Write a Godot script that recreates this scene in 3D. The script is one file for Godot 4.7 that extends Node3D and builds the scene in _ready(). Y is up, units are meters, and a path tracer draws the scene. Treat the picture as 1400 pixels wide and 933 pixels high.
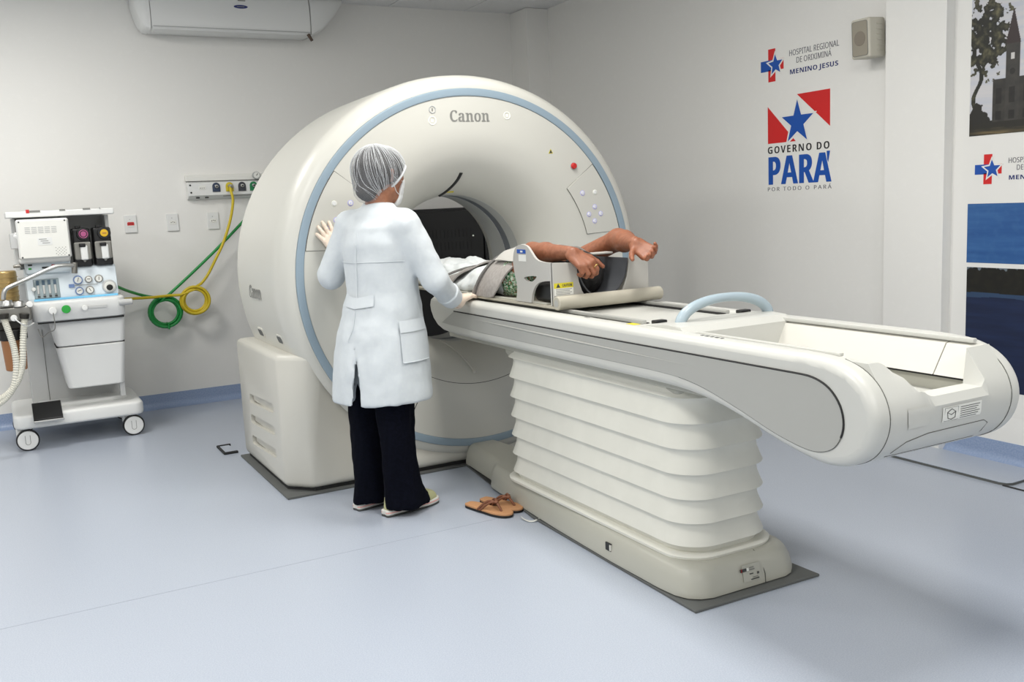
extends Node3D

# ------------------------------------------------------------------ camera constants
const FPX := 1295.0
const EYE := Vector3(0, 1.30, 0)
const WALL_Z := -6.855      # wall with the gas rail
const WALL_X := 3.995       # wall with the printed emblems
const CEIL := 2.785
const GX := 2.075           # gantry axis
const GY := 0.9755
var cam_r: Vector3
var cam_u: Vector3
var cam_f: Vector3
var taken := {}
var M := {}
var noise_tex := {}

func aim():
	var pit := deg_to_rad(8.32)
	var rol := deg_to_rad(-2.68)
	var yaw := deg_to_rad(28.23)
	var f := Vector3(sin(yaw), 0, -cos(yaw))
	var r := Vector3(cos(yaw), 0, sin(yaw))
	cam_f = f * cos(pit) - Vector3.UP * sin(pit)
	var u := Vector3.UP * cos(pit) + f * sin(pit)
	cam_r = r * cos(rol) + u * sin(rol)
	cam_u = u * cos(rol) - r * sin(rol)

func ray(x: float, y: float) -> Vector3:
	return (cam_r * ((x - 700.0) / FPX) - cam_u * ((y - 466.5) / FPX) + cam_f)
func onz(x: float, y: float, z: float) -> Vector3:
	var d := ray(x, y)
	return EYE + d * ((z - EYE.z) / d.z)
func onx(x: float, y: float, xx: float) -> Vector3:
	var d := ray(x, y)
	return EYE + d * ((xx - EYE.x) / d.x)
func ony(x: float, y: float, h: float) -> Vector3:
	var d := ray(x, y)
	return EYE + d * ((h - EYE.y) / d.y)

# ------------------------------------------------------------------ mesh collecting
class MB:
	var V := PackedVector3Array()
	func tri(a: Vector3, b: Vector3, c: Vector3):
		V.append(a); V.append(b); V.append(c)
	func quad(a: Vector3, b: Vector3, c: Vector3, d: Vector3):
		V.append(a); V.append(b); V.append(c)
		V.append(a); V.append(c); V.append(d)
	func add(o: MB):
		V.append_array(o.V)
	func moved(t: Transform3D) -> MB:
		var o := MB.new()
		o.V = t * V
		return o
	# box with rounded edges
	func rbox(c: Vector3, s: Vector3, r: float, n := 1, basis := Basis.IDENTITY):
		var h := s * 0.5
		r = minf(r, minf(h.x, minf(h.y, h.z)) * 0.999)
		var start := V.size()
		for ax in 3:
			var u := (ax + 1) % 3
			var w := (ax + 2) % 3
			var tu := steps(h[u], r, n)
			var tw := steps(h[w], r, n)
			for sg in [-1.0, 1.0]:
				for i in tu.size() - 1:
					for j in tw.size() - 1:
						var q := []
						for k in [[0, 0], [1, 0], [1, 1], [0, 1]]:
							var p := Vector3.ZERO
							p[ax] = sg * h[ax]
							p[u] = tu[i + k[0]]
							p[w] = tw[j + k[1]]
							if r > 0.0:
								var lim := h - Vector3(r, r, r)
								var cl := p.clamp(-lim, lim)
								var dd := p - cl
								if dd.length() > 1e-9:
									p = cl + dd.normalized() * r
							q.append(c + basis * p)
						if sg > 0:
							quad(q[0], q[1], q[2], q[3])
						else:
							quad(q[3], q[2], q[1], q[0])
		return start
	func steps(h: float, r: float, n: int) -> PackedFloat32Array:
		var o := PackedFloat32Array()
		if r <= 0.0:
			o.append(-h); o.append(h)
			return o
		for i in n + 1:
			o.append(-h + r * (1.0 - tan(PI / 4 * (1.0 - float(i) / n))) if n > 1 else (-h + r * i))
		for i in n + 1:
			o.append(h - r * (1.0 - tan(PI / 4 * (float(i) / n))) if n > 1 else (h - r + r * i))
		return o
	func box(c: Vector3, s: Vector3, basis := Basis.IDENTITY):
		rbox(c, s, 0.0, 1, basis)
	# rings of equal length joined; closed loops
	func loft(rings: Array, cap0 := true, cap1 := true, closed := true):
		var n: int = rings[0].size()
		for i in rings.size() - 1:
			var a: PackedVector3Array = rings[i]
			var b: PackedVector3Array = rings[i + 1]
			for j in (n if closed else n - 1):
				var k := (j + 1) % n
				quad(a[j], a[k], b[k], b[j])
		if cap0:
			cap(rings[0], true)
		if cap1:
			cap(rings[rings.size() - 1], false)
	func cap(r: PackedVector3Array, rev: bool):
		var c := Vector3.ZERO
		for p in r:
			c += p
		c /= r.size()
		for j in r.size():
			var k := (j + 1) % r.size()
			if rev:
				tri(c, r[k], r[j])
			else:
				tri(c, r[j], r[k])
	func tube(path: Array, rad, seg := 10, caps := true):
		var rings := []
		var nrm := Vector3.ZERO
		for i in path.size():
			var t: Vector3
			if i == 0:
				t = path[1] - path[0]
			elif i == path.size() - 1:
				t = path[i] - path[i - 1]
			else:
				t = (path[i + 1] - path[i]).normalized() + (path[i] - path[i - 1]).normalized()
			t = t.normalized()
			if i == 0:
				nrm = t.cross(Vector3.UP)
				if nrm.length() < 0.05:
					nrm = t.cross(Vector3.RIGHT)
			nrm = (nrm - t * nrm.dot(t)).normalized()
			var b := t.cross(nrm)
			var rr: float = rad[i] if rad is Array or rad is PackedFloat32Array else rad
			var ring := PackedVector3Array()
			for k in seg:
				var an := TAU * k / seg
				ring.append(path[i] + (nrm * cos(an) + b * sin(an)) * rr)
			rings.append(ring)
		loft(rings, caps, caps)
	func cyl(a: Vector3, b: Vector3, r0: float, r1 := -1.0, seg := 20, bev := 0.0):
		if r1 < 0.0:
			r1 = r0
		if bev > 0.0:
			var d := (b - a).normalized() * bev
			tube([a, a + d * 0.3, a + d, b - d, b - d * 0.3, b], [r0 - bev, r0 - bev * 0.3, r0, r1, r1 - bev * 0.3, r1 - bev], seg)
		else:
			tube([a, b], [r0, r1], seg)
	func ball(c: Vector3, r: Vector3, seg := 16, rows := 10):
		var rings := []
		for i in range(1, rows):
			var la := PI * i / rows
			var ring := PackedVector3Array()
			for k in seg:
				var an := TAU * k / seg
				ring.append(c + Vector3(r.x * sin(la) * cos(an), r.y * cos(la), r.z * sin(la) * sin(an)))
			rings.append(ring)
		loft(rings)
	# polygon (u,v) pushed along w from w0 to w1, edges bevelled; t maps (u,v,w) to the world
	func slab(poly: PackedVector2Array, w0: float, w1: float, bev: float, t: Transform3D, n := 1):
		var ins := []
		var area := 0.0
		for i in poly.size():
			var p := poly[i]
			var q := poly[(i + 1) % poly.size()]
			area += p.x * q.y - p.y * q.x
		if area < 0:
			poly = poly.duplicate()
			poly.reverse()
		for i in poly.size():
			var a := poly[(i + poly.size() - 1) % poly.size()]
			var b := poly[i]
			var c := poly[(i + 1) % poly.size()]
			var n1 := Vector2(-(b - a).y, (b - a).x).normalized()
			var n2 := Vector2(-(c - b).y, (c - b).x).normalized()
			var m := (n1 + n2)
			if m.length() < 0.01:
				m = n1
			m = m.normalized()
			ins.append(m / maxf(0.4, m.dot(n1)))
		var rings := []
		var lay := []
		if bev > 0.0:
			for i in n + 1:
				var an := PI / 2 * i / n
				lay.append([bev * (1 - sin(an)), w0 + bev * (1 - cos(an))])
			for i in n + 1:
				var an := PI / 2 * (1.0 - float(i) / n)
				lay.append([bev * (1 - sin(an)), w1 - bev * (1 - cos(an))])
		else:
			lay = [[0.0, w0], [0.0, w1]]
		for l in lay:
			var ring := PackedVector3Array()
			for i in poly.size():
				var p: Vector2 = poly[i] + ins[i] * l[0]
				ring.append(t * Vector3(p.x, p.y, l[1]))
			rings.append(ring)
		loft(rings, false, false)
		var flat := PackedVector2Array()
		for i in poly.size():
			flat.append(poly[i] + ins[i] * lay[0][0])
		var ix := Geometry2D.triangulate_polygon(flat)
		if ix.is_empty():
			flat = poly
			ix = Geometry2D.triangulate_polygon(poly)
		var r0: PackedVector3Array = rings[0]
		var r1: PackedVector3Array = rings[rings.size() - 1]
		for i in range(0, ix.size(), 3):
			var a := ix[i]
			var b := ix[i + 1]
			var c := ix[i + 2]
			if (flat[b] - flat[a]).cross(flat[c] - flat[a]) < 0:
				var s := b
				b = c
				c = s
			tri(r0[a], r0[c], r0[b])
			tri(r1[a], r1[b], r1[c])
	# crease: the angle in degrees up to which neighbouring faces are shaded smooth
	func mesh(crease := 35.0, closed := true) -> ArrayMesh:
		var n := V.size() / 3
		if closed:
			var vol := 0.0
			var o := V[0] if n > 0 else Vector3.ZERO
			for i in n:
				vol += (V[i * 3] - o).dot((V[i * 3 + 1] - o).cross(V[i * 3 + 2] - o))
			if vol < 0:
				for i in n:
					var s := V[i * 3 + 1]
					V[i * 3 + 1] = V[i * 3 + 2]
					V[i * 3 + 2] = s
		var fn := PackedVector3Array()
		var un := PackedVector3Array()
		fn.resize(n)
		un.resize(n)
		var at := {}
		for i in n:
			var c := (V[i * 3 + 1] - V[i * 3]).cross(V[i * 3 + 2] - V[i * 3])
			fn[i] = c
			un[i] = c.normalized()
			for k in 3:
				var key := Vector3i((V[i * 3 + k] * 20000.0).round())
				if at.has(key):
					at[key].append(i)
				else:
					at[key] = PackedInt32Array([i])
		var N := PackedVector3Array()
		var W := PackedVector3Array()
		var cc := cos(deg_to_rad(crease))
		for i in n:
			if fn[i].length_squared() < 1e-20:
				continue
			for k in [0, 2, 1]:
				var p := V[i * 3 + k]
				var s := Vector3.ZERO
				for j in at[Vector3i((p * 20000.0).round())]:
					if un[j].dot(un[i]) >= cc:
						s += fn[j]
				W.append(p)
				N.append(s.normalized() if s.length_squared() > 1e-24 else un[i])
		var arr := []
		arr.resize(Mesh.ARRAY_MAX)
		arr[Mesh.ARRAY_VERTEX] = W
		arr[Mesh.ARRAY_NORMAL] = N
		var m := ArrayMesh.new()
		m.add_surface_from_arrays(Mesh.PRIMITIVE_TRIANGLES, arr)
		return m

# ------------------------------------------------------------------ bodies: tapered capsules and lofts melted together, meshed as surface nets
class Field:
	var lo: Vector3
	var cell: float
	var n: Vector3i
	var F := PackedFloat32Array()
	func _init(a: Vector3, b: Vector3, c: float):
		lo = a
		cell = c
		n = Vector3i(((b - a) / c).ceil()) + Vector3i(2, 2, 2)
		F.resize(n.x * n.y * n.z)
		F.fill(1e3)
	func span(a: Vector3, b: Vector3) -> Array:
		var i0 := Vector3i(((a - lo) / cell).floor()).clamp(Vector3i.ZERO, n - Vector3i.ONE)
		var i1 := Vector3i(((b - lo) / cell).ceil()).clamp(Vector3i.ZERO, n - Vector3i.ONE)
		return [i0, i1]
	# q: direction squeezed by the factor s (s > 1 makes it thinner along q)
	func bone(a: Vector3, b: Vector3, ra: float, rb: float, k := 0.02, q := Vector3.ZERO, s := 1.0, sub := false):
		var m := maxf(ra, rb) * (1.0 if s >= 1.0 else 1.0 / s) + k + cell * 3
		var e := Vector3(m, m, m)
		var sp := span(a.min(b) - e, a.max(b) + e)
		var i0: Vector3i = sp[0]
		var i1: Vector3i = sp[1]
		var ba := b - a
		var squeeze := q != Vector3.ZERO
		if squeeze:
			q = q.normalized()
			ba += q * (ba.dot(q) * (s - 1.0))
		var bb := maxf(ba.length_squared(), 1e-12)
		for z in range(i0.z, i1.z + 1):
			for y in range(i0.y, i1.y + 1):
				var row := (z * n.y + y) * n.x
				for x in range(i0.x, i1.x + 1):
					var p := lo + Vector3(x, y, z) * cell - a
					if squeeze:
						p += q * (p.dot(q) * (s - 1.0))
					var h := clampf(p.dot(ba) / bb, 0.0, 1.0)
					var d := (p - ba * h).length() - ra - (rb - ra) * h
					if squeeze and s > 1.0:
						d /= sqrt(s)
					var f := F[row + x]
					if sub:
						F[row + x] = maxf(f, -d)
					elif k > 0.0 and absf(f - d) < k:
						var t := (k - absf(f - d)) / k
						F[row + x] = minf(f, d) - t * t * k * 0.25
					else:
						F[row + x] = minf(f, d)
	# rings: [height, centre x, centre z, half width along side, half depth along front]
	func column(rings: Array, front: Vector3, side: Vector3, k := 0.03):
		var y0: float = rings[0][0]
		var y1: float = rings[rings.size() - 1][0]
		var m := 0.0
		var a := Vector3(1e3, y0, 1e3)
		var b := Vector3(-1e3, y1, -1e3)
		for r in rings:
			m = maxf(m, maxf(r[3], r[4]))
			a.x = minf(a.x, r[1]); a.z = minf(a.z, r[2])
			b.x = maxf(b.x, r[1]); b.z = maxf(b.z, r[2])
		m += k + cell * 3
		var sp := span(a - Vector3(m, k + cell * 3, m), b + Vector3(m, k + cell * 3, m))
		var i0: Vector3i = sp[0]
		var i1: Vector3i = sp[1]
		for y in range(i0.y, i1.y + 1):
			var h := lo.y + y * cell
			var hc := clampf(h, y0, y1)
			var j := 0
			while j < rings.size() - 2 and rings[j + 1][0] < hc:
				j += 1
			var t: float = (hc - rings[j][0]) / (rings[j + 1][0] - rings[j][0])
			t = t * t * (3.0 - 2.0 * t) * 0.5 + t * 0.5
			var v := []
			for i in range(1, 5):
				v.append(lerpf(rings[j][i], rings[j + 1][i], t))
			var ra: float = v[2]
			var rb: float = v[3]
			for z in range(i0.z, i1.z + 1):
				var row := (z * n.y + y) * n.x
				for x in range(i0.x, i1.x + 1):
					var p := Vector3(lo.x + x * cell - v[0], 0, lo.z + z * cell - v[1])
					var u := p.dot(side) / ra
					var w := p.dot(front) / rb
					var d := (sqrt(u * u + w * w) - 1.0) * minf(ra, rb)
					d = maxf(d, maxf(h - y1, y0 - h))
					var f := F[row + x]
					if k > 0.0 and absf(f - d) < k:
						var tt := (k - absf(f - d)) / k
						F[row + x] = minf(f, d) - tt * tt * k * 0.25
					else:
						F[row + x] = minf(f, d)
	func val(p: Vector3) -> float:
		var q := (p - lo) / cell
		var i := Vector3i(q.floor()).clamp(Vector3i.ZERO, n - Vector3i(2, 2, 2))
		var t := q - Vector3(i)
		var a := (i.z * n.y + i.y) * n.x + i.x
		var sz := n.x * n.y
		var c0 := lerpf(lerpf(F[a], F[a + 1], t.x), lerpf(F[a + n.x], F[a + n.x + 1], t.x), t.y)
		a += sz
		var c1 := lerpf(lerpf(F[a], F[a + 1], t.x), lerpf(F[a + n.x], F[a + n.x + 1], t.x), t.y)
		return lerpf(c0, c1, t.z)
	func slope(p: Vector3) -> Vector3:
		var e := cell
		return Vector3(val(p + Vector3(e, 0, 0)) - val(p - Vector3(e, 0, 0)), val(p + Vector3(0, e, 0)) - val(p - Vector3(0, e, 0)), val(p + Vector3(0, 0, e)) - val(p - Vector3(0, 0, e))).normalized()
	# the point on the surface nearest to p, lifted off it
	func snap(p: Vector3, lift := 0.0) -> Vector3:
		for k in 8:
			p -= slope(p) * clampf(val(p) - lift, -0.04, 0.04)
		return p
	# keep only what lies behind the plane
	func cut(nrm: Vector3, d: float):
		for z in n.z:
			for y in n.y:
				var row := (z * n.y + y) * n.x
				for x in n.x:
					var v := nrm.dot(lo + Vector3(x, y, z) * cell) - d
					if v > F[row + x]:
						F[row + x] = v
	func net(fold: FastNoiseLite = null, amp := 0.0, stretch := Vector3.ONE) -> MB:
		var P := PackedVector3Array()
		var id := PackedInt32Array()
		id.resize(F.size())
		id.fill(-1)
		var sx := 1
		var sy := n.x
		var sz := n.x * n.y
		var off := PackedInt32Array([0, sx, sy, sx + sy, sz, sz + sx, sz + sy, sz + sx + sy])
		var ed := PackedInt32Array([0, 1, 0, 2, 0, 4, 1, 3, 1, 5, 2, 3, 2, 6, 3, 7, 4, 5, 4, 6, 5, 7, 6, 7])
		var lim := cell * 2.6
		for z in n.z - 1:
			for y in n.y - 1:
				var row := (z * n.y + y) * n.x
				for x in n.x - 1:
					var i := row + x
					if absf(F[i]) > lim:
						continue
					var neg := 0
					for k in 8:
						if F[i + off[k]] < 0.0:
							neg += 1
					if neg == 0 or neg == 8:
						continue
					var s := Vector3.ZERO
					var c := 0
					for e in 12:
						var a := ed[e * 2]
						var b := ed[e * 2 + 1]
						var fa := F[i + off[a]]
						var fb := F[i + off[b]]
						if (fa < 0.0) != (fb < 0.0):
							var t := fa / (fa - fb)
							var pa := Vector3(a & 1, (a >> 1) & 1, a >> 2)
							var pb := Vector3(b & 1, (b >> 1) & 1, b >> 2)
							s += pa.lerp(pb, t)
							c += 1
					id[i] = P.size()
					P.append(lo + (Vector3(x, y, z) + s / c) * cell)
		var T := PackedInt32Array()
		for z in range(1, n.z - 1):
			for y in range(1, n.y - 1):
				var row := (z * n.y + y) * n.x
				for x in range(1, n.x - 1):
					var i := row + x
					if absf(F[i]) > lim:
						continue
					var inside := F[i] < 0.0
					for ax in 3:
						var st: int = [sx, sy, sz][ax]
						if (F[i + st] < 0.0) == inside:
							continue
						var u: int = [sy, sz, sx][ax]
						var w: int = [sz, sx, sy][ax]
						var q := [id[i], id[i - u], id[i - u - w], id[i - w]]
						if q.min() < 0:
							continue
						if inside:
							T.append_array(PackedInt32Array([q[0], q[1], q[2], q[0], q[2], q[3]]))
						else:
							T.append_array(PackedInt32Array([q[0], q[2], q[1], q[0], q[3], q[2]]))
		if fold:
			var N := PackedVector3Array()
			N.resize(P.size())
			for i in range(0, T.size(), 3):
				var c := (P[T[i + 1]] - P[T[i]]).cross(P[T[i + 2]] - P[T[i]])
				for k in 3:
					N[T[i + k]] += c
			for i in P.size():
				var nn := N[i].normalized()
				P[i] += nn * (fold.get_noise_3dv(P[i] * stretch) * amp)
		var o := MB.new()
		for t in T:
			o.V.append(P[t])
		return o

# ------------------------------------------------------------------ naming and placing
func numbered(called: String) -> String:
	if not taken.has(called):
		taken[called] = 0
		return called
	taken[called] += 1
	return "%s_%03d" % [called, taken[called]]
func thing(called: String, label: String, category: String, at := Vector3.ZERO, group := "") -> Node3D:
	var o := Node3D.new()
	o.name = numbered(called)
	add_child(o)
	o.position = at
	o.set_meta("label", label)
	o.set_meta("category", category)
	if group:
		o.set_meta("group", group)
	return o
func base_of(o: Node) -> Vector3:
	var p := Vector3.ZERO
	while o != self and o != null:
		p += o.position
		o = o.get_parent()
	return p
# a part whose mesh is given in world coordinates
func part(parent: Node, called: String, mesh: Mesh, mat: Material, label := "") -> MeshInstance3D:
	var o := MeshInstance3D.new()
	o.name = called
	o.mesh = mesh
	o.material_override = mat
	o.cast_shadow = GeometryInstance3D.SHADOW_CASTING_SETTING_ON
	parent.add_child(o, true)
	o.position = -base_of(parent)
	if label:
		o.set_meta("label", label)
	return o
# a part whose mesh is given in its own coordinates
func piece(parent: Node, called: String, mesh: Mesh, mat: Material, t: Transform3D, label := "") -> MeshInstance3D:
	var o := part(parent, called, mesh, mat, label)
	o.transform = Transform3D(t.basis, t.origin - base_of(parent))
	return o
func setting(called: String, mesh: Mesh, mat: Material) -> MeshInstance3D:
	var o := part(self, called, mesh, mat)
	o.set_meta("kind", "structure")
	return o
func bx(c: Vector3, s: Vector3, r := 0.0, n := 1, basis := Basis.IDENTITY) -> ArrayMesh:
	var b := MB.new()
	b.rbox(c, s, r, n, basis)
	return b.mesh()
func tb(path: Array, rad, seg := 10) -> ArrayMesh:
	var b := MB.new()
	b.tube(path, rad, seg)
	return b.mesh(50.0)
func cy(a: Vector3, b: Vector3, r0: float, r1 := -1.0, seg := 20, bev := 0.0) -> ArrayMesh:
	var m := MB.new()
	m.cyl(a, b, r0, r1, seg, bev)
	return m.mesh(50.0)
func sl(poly, w0: float, w1: float, bev: float, t: Transform3D, n := 1, crease := 35.0) -> ArrayMesh:
	var m := MB.new()
	m.slab(PackedVector2Array(poly), w0, w1, bev, t, n)
	return m.mesh(crease)
func smooth_path(pts: Array, sub := 6, closed := false) -> Array:
	var o := []
	var n := pts.size()
	for i in (n if closed else n - 1):
		var p0 = pts[(i - 1 + n) % n] if closed or i > 0 else pts[0]
		var p1 = pts[i]
		var p2 = pts[(i + 1) % n]
		var p3 = pts[(i + 2) % n] if closed or i + 2 < n else pts[n - 1]
		for k in sub:
			o.append(p1.cubic_interpolate(p2, p0, p3, float(k) / sub))
	if not closed:
		o.append(pts[n - 1])
	return o
func round_rect(w: float, h: float, r: float, n := 5) -> PackedVector2Array:
	var o := PackedVector2Array()
	for c in 4:
		var ctr := Vector2((w / 2 - r) * [1, -1, -1, 1][c], (h / 2 - r) * [1, 1, -1, -1][c])
		for i in n + 1:
			var an: float = PI / 2 * (c + float(i) / n)
			o.append(ctr + Vector2(cos(an), sin(an)) * r)
	return o
# lettering as a flat mesh, fitted to a width (and height), t: the place of its middle, facing its +z
func lettering(parent: Node, called: String, text: String, bold: bool, serif: bool, w: float, h: float, t: Transform3D, mat: Material, spacing := 0.0) -> MeshInstance3D:
	var tm := TextMesh.new()
	var f := SystemFont.new()
	f.font_names = PackedStringArray(["Droid Serif" if serif else "Droid Sans"])
	f.font_weight = 700 if bold else 400
	if spacing != 0.0:
		var fv := FontVariation.new()
		fv.base_font = f
		fv.spacing_glyph = int(spacing)
		tm.font = fv
	else:
		tm.font = f
	tm.text = text
	tm.font_size = 48
	tm.pixel_size = 0.01
	tm.depth = 0.002
	tm.curve_step = 2.0
	var bb := tm.get_aabb()
	var sx := w / bb.size.x
	var sy := (h / bb.size.y) if h > 0.0 else sx
	var b := t.basis * Basis.from_scale(Vector3(sx, sy, 0.4))
	var mid := bb.position + bb.size / 2
	return piece(parent, called, tm, mat, Transform3D(b, t.origin - b * mid))

# ------------------------------------------------------------------ materials
func col(r: int, g: int, b: int) -> Color:
	return Color8(r, g, b)
func mk(key: String, c: Color, rough := 0.5, metal := 0.0, spec := 0.5) -> StandardMaterial3D:
	var m := StandardMaterial3D.new()
	m.albedo_color = c
	m.roughness = rough
	m.metallic = metal
	m.metallic_specular = spec
	M[key] = m
	return m
func noise_image(size: int, freq: float, seed_: int, oct := 4, type := FastNoiseLite.TYPE_SIMPLEX_SMOOTH) -> Image:
	var n := FastNoiseLite.new()
	n.noise_type = type
	n.frequency = freq
	n.seed = seed_
	n.fractal_octaves = oct
	return n.get_seamless_image(size, size)
# colour = base mixed towards second by noise
func speckle(size: int, a: Color, b: Color, freq: float, seed_: int, lo := 0.3, hi := 0.7, oct := 4) -> ImageTexture:
	var n := noise_image(size, freq, seed_, oct)
	var o := Image.create(size, size, false, Image.FORMAT_RGB8)
	for y in size:
		for x in size:
			o.set_pixel(x, y, a.lerp(b, smoothstep(lo, hi, n.get_pixel(x, y).r)))
	return ImageTexture.create_from_image(o)
func bumps(size: int, freq: float, seed_: int, strength: float, oct := 4) -> ImageTexture:
	var n := noise_image(size, freq, seed_, oct)
	n.convert(Image.FORMAT_RGBA8)
	n.bump_map_to_normal_map(strength)
	return ImageTexture.create_from_image(n)
func tri_tex(m: StandardMaterial3D, albedo: Texture2D, scale: float, nrm: Texture2D = null, nscale := 1.0, world := true):
	m.uv1_triplanar = true
	m.uv1_world_triplanar = world
	m.uv1_scale = Vector3(scale, scale, scale)
	if albedo:
		m.albedo_texture = albedo
		m.albedo_color = Color.WHITE
	if nrm:
		m.normal_enabled = true
		m.normal_texture = nrm
		m.normal_scale = nscale

func materials():
	tri_tex(mk("wall", col(226, 226, 224), 0.62), speckle(256, col(235, 234, 230), col(236, 235, 231), 0.05, 3), 1.2)
	tri_tex(mk("wall_b", col(229, 228, 224), 0.5), speckle(256, col(235, 234, 230), col(236, 235, 231), 0.05, 8), 1.2)
	tri_tex(mk("floor", col(186, 197, 219), 0.3), speckle(512, col(165, 173, 187), col(178, 185, 196), 0.22, 11, 0.25, 0.75, 3), 1.6, bumps(256, 0.05, 12, 2.0), 0.05)
	tri_tex(mk("cove", col(165, 184, 218), 0.35), speckle(256, col(138, 157, 190), col(154, 170, 199), 0.22, 14, 0.25, 0.75, 3), 1.6)
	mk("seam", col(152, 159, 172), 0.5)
	tri_tex(mk("tile", col(214, 216, 216), 0.8), speckle(256, col(234, 235, 235), col(240, 240, 240), 0.15, 15), 2.0)
	mk("tbar", col(120, 122, 124), 0.5)
	mk("shell", col(203, 202, 194), 0.34)
	mk("shell_low", col(201, 199, 190), 0.38)
	mk("face", col(204, 203, 195), 0.36)
	mk("ring", col(142, 160, 173), 0.35)
	mk("liner", col(202, 204, 202), 0.3)
	mk("liner_dark", col(120, 126, 134), 0.3)
	mk("black", col(14, 14, 15), 0.4)
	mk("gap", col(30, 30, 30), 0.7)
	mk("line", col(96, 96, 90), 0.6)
	mk("rubber", col(92, 94, 92), 0.75)
	mk("table", col(199, 199, 193), 0.32)
	mk("inlay", col(168, 168, 163), 0.42)
	mk("table_base", col(176, 175, 164), 0.36)
	tri_tex(mk("bellows", col(228, 227, 215), 0.5), speckle(256, col(221, 220, 210), col(224, 223, 213), 0.02, 21), 1.5)
	mk("panel_white", col(207, 205, 197), 0.35)
	mk("pale_blue", col(164, 180, 189), 0.3)
	mk("yellow", col(214, 200, 40), 0.5)
	mk("text_grey", col(128, 128, 124), 0.5)
	mk("text_dark", col(60, 62, 62), 0.6)
	mk("steel", col(190, 190, 188), 0.28, 0.9)
	mk("label_white", col(230, 230, 224), 0.5)
	mk("white_plastic", col(226, 227, 225), 0.4)
	mk("grey_plastic", col(176, 178, 178), 0.45)
	mk("red", col(196, 40, 40), 0.4)
	mk("print_red", col(208, 30, 30), 0.5)
	mk("print_blue", col(12, 78, 168), 0.5)
	mk("print_navy", col(40, 52, 112), 0.5)
	mk("print_black", col(34, 32, 34), 0.5)
	mk("print_grey", col(88, 88, 98), 0.5)
	mk("sheet_film", col(232, 231, 227), 0.42)
	var l := mk("lit_violet", col(170, 165, 235), 0.4)
	l.emission_enabled = true
	l.emission = col(150, 140, 240)
	l.emission_energy_multiplier = 0.25
	l = mk("lit_white", col(235, 236, 228), 0.4)
	l.emission_enabled = true
	l.emission = col(240, 240, 220)
	l.emission_energy_multiplier = 0.2
	l = mk("lamp", col(250, 250, 250), 0.5)
	l.emission_enabled = true
	l.emission = Color(1, 0.985, 0.95)
	l.emission_energy_multiplier = 3.0

# ------------------------------------------------------------------ the scene
func _ready():
	aim()
	var cam := Camera3D.new()
	cam.name = "camera"
	add_child(cam)
	cam.transform = Transform3D(Basis(cam_r, cam_u, -cam_f), EYE)
	cam.fov = rad_to_deg(2.0 * atan(466.5 / FPX))
	cam.near = 0.05
	cam.current = true
	var env := Environment.new()
	env.background_mode = Environment.BG_COLOR
	env.background_color = Color(0.02, 0.02, 0.02)
	env.tonemap_mode = Environment.TONE_MAPPER_LINEAR
	env.tonemap_exposure = 1.0
	env.sdfgi_enabled = true
	env.ssao_enabled = true
	env.ssil_enabled = true
	var we := WorldEnvironment.new()
	we.name = "environment"
	we.environment = env
	add_child(we)
	materials()
	ceiling_lights()
	room()
	gantry()
	table()
	wall_prints()
	wall_fittings()
	anaesthesia_machine()
	hoses()
	technician()
	patient()
	floor_things()

const TILE := 0.626
const TX0 := 2.763
const TZ0 := -6.829
# ceiling panels: [column, row] in the tile grid
const LIGHT_TILES := [[-2, 5], [-5, 2], [-2, 8], [-5, 7], [-2, 12], [-5, 12], [-8, 4], [-8, 9]]
const LIGHT_NAMES := ["square LED ceiling panel above the front of the scanner", "square LED ceiling panel above the floor beside the anesthesia machine", "square LED ceiling panel above the free end of the patient table", "square LED ceiling panel above the middle of the open floor", "square LED ceiling panel by the room entrance, beside the poster wall", "square LED ceiling panel by the room entrance, away from the poster wall", "square LED ceiling panel by the side wall, beyond the anesthesia machine", "square LED ceiling panel along the side wall opposite the posters"]
func ceiling_lights():
	var k := 0
	for t in LIGHT_TILES:
		var c := Vector3(TX0 + (t[0] + 0.5) * TILE, CEIL, TZ0 + (t[1] + 0.5) * TILE)
		var o := thing("ceiling_light", LIGHT_NAMES[k], "ceiling light", c + Vector3(0, -0.004, 0), "LED panels in the ceiling")
		var fr := MB.new()
		for s in [[1, 0], [-1, 0], [0, 1], [0, -1]]:
			fr.box(c + Vector3(s[0] * 0.3, -0.006, s[1] * 0.3), Vector3(0.018 if s[0] else 0.618, 0.012, 0.018 if s[1] else 0.618))
		part(o, "frame", fr.mesh(), M.white_plastic)
		part(o, "diffuser", bx(c + Vector3(0, -0.003, 0), Vector3(0.58, 0.004, 0.58)), M.lamp)
		var a := AreaLight3D.new()
		a.name = "panel_light"
		a.area_size = Vector2(0.58, 0.58)
		a.light_color = Color(1, 0.99, 0.97)
		a.light_energy = LAMP
		a.area_normalize_energy = true
		a.area_range = 14.0
		a.area_attenuation = 2.0
		a.shadow_enabled = true
		o.add_child(a)
		a.position = Vector3(0, -0.014, 0)
		a.rotation = Vector3(-PI / 2, 0, 0)
		k += 1
const LAMP := 2.9

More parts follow.
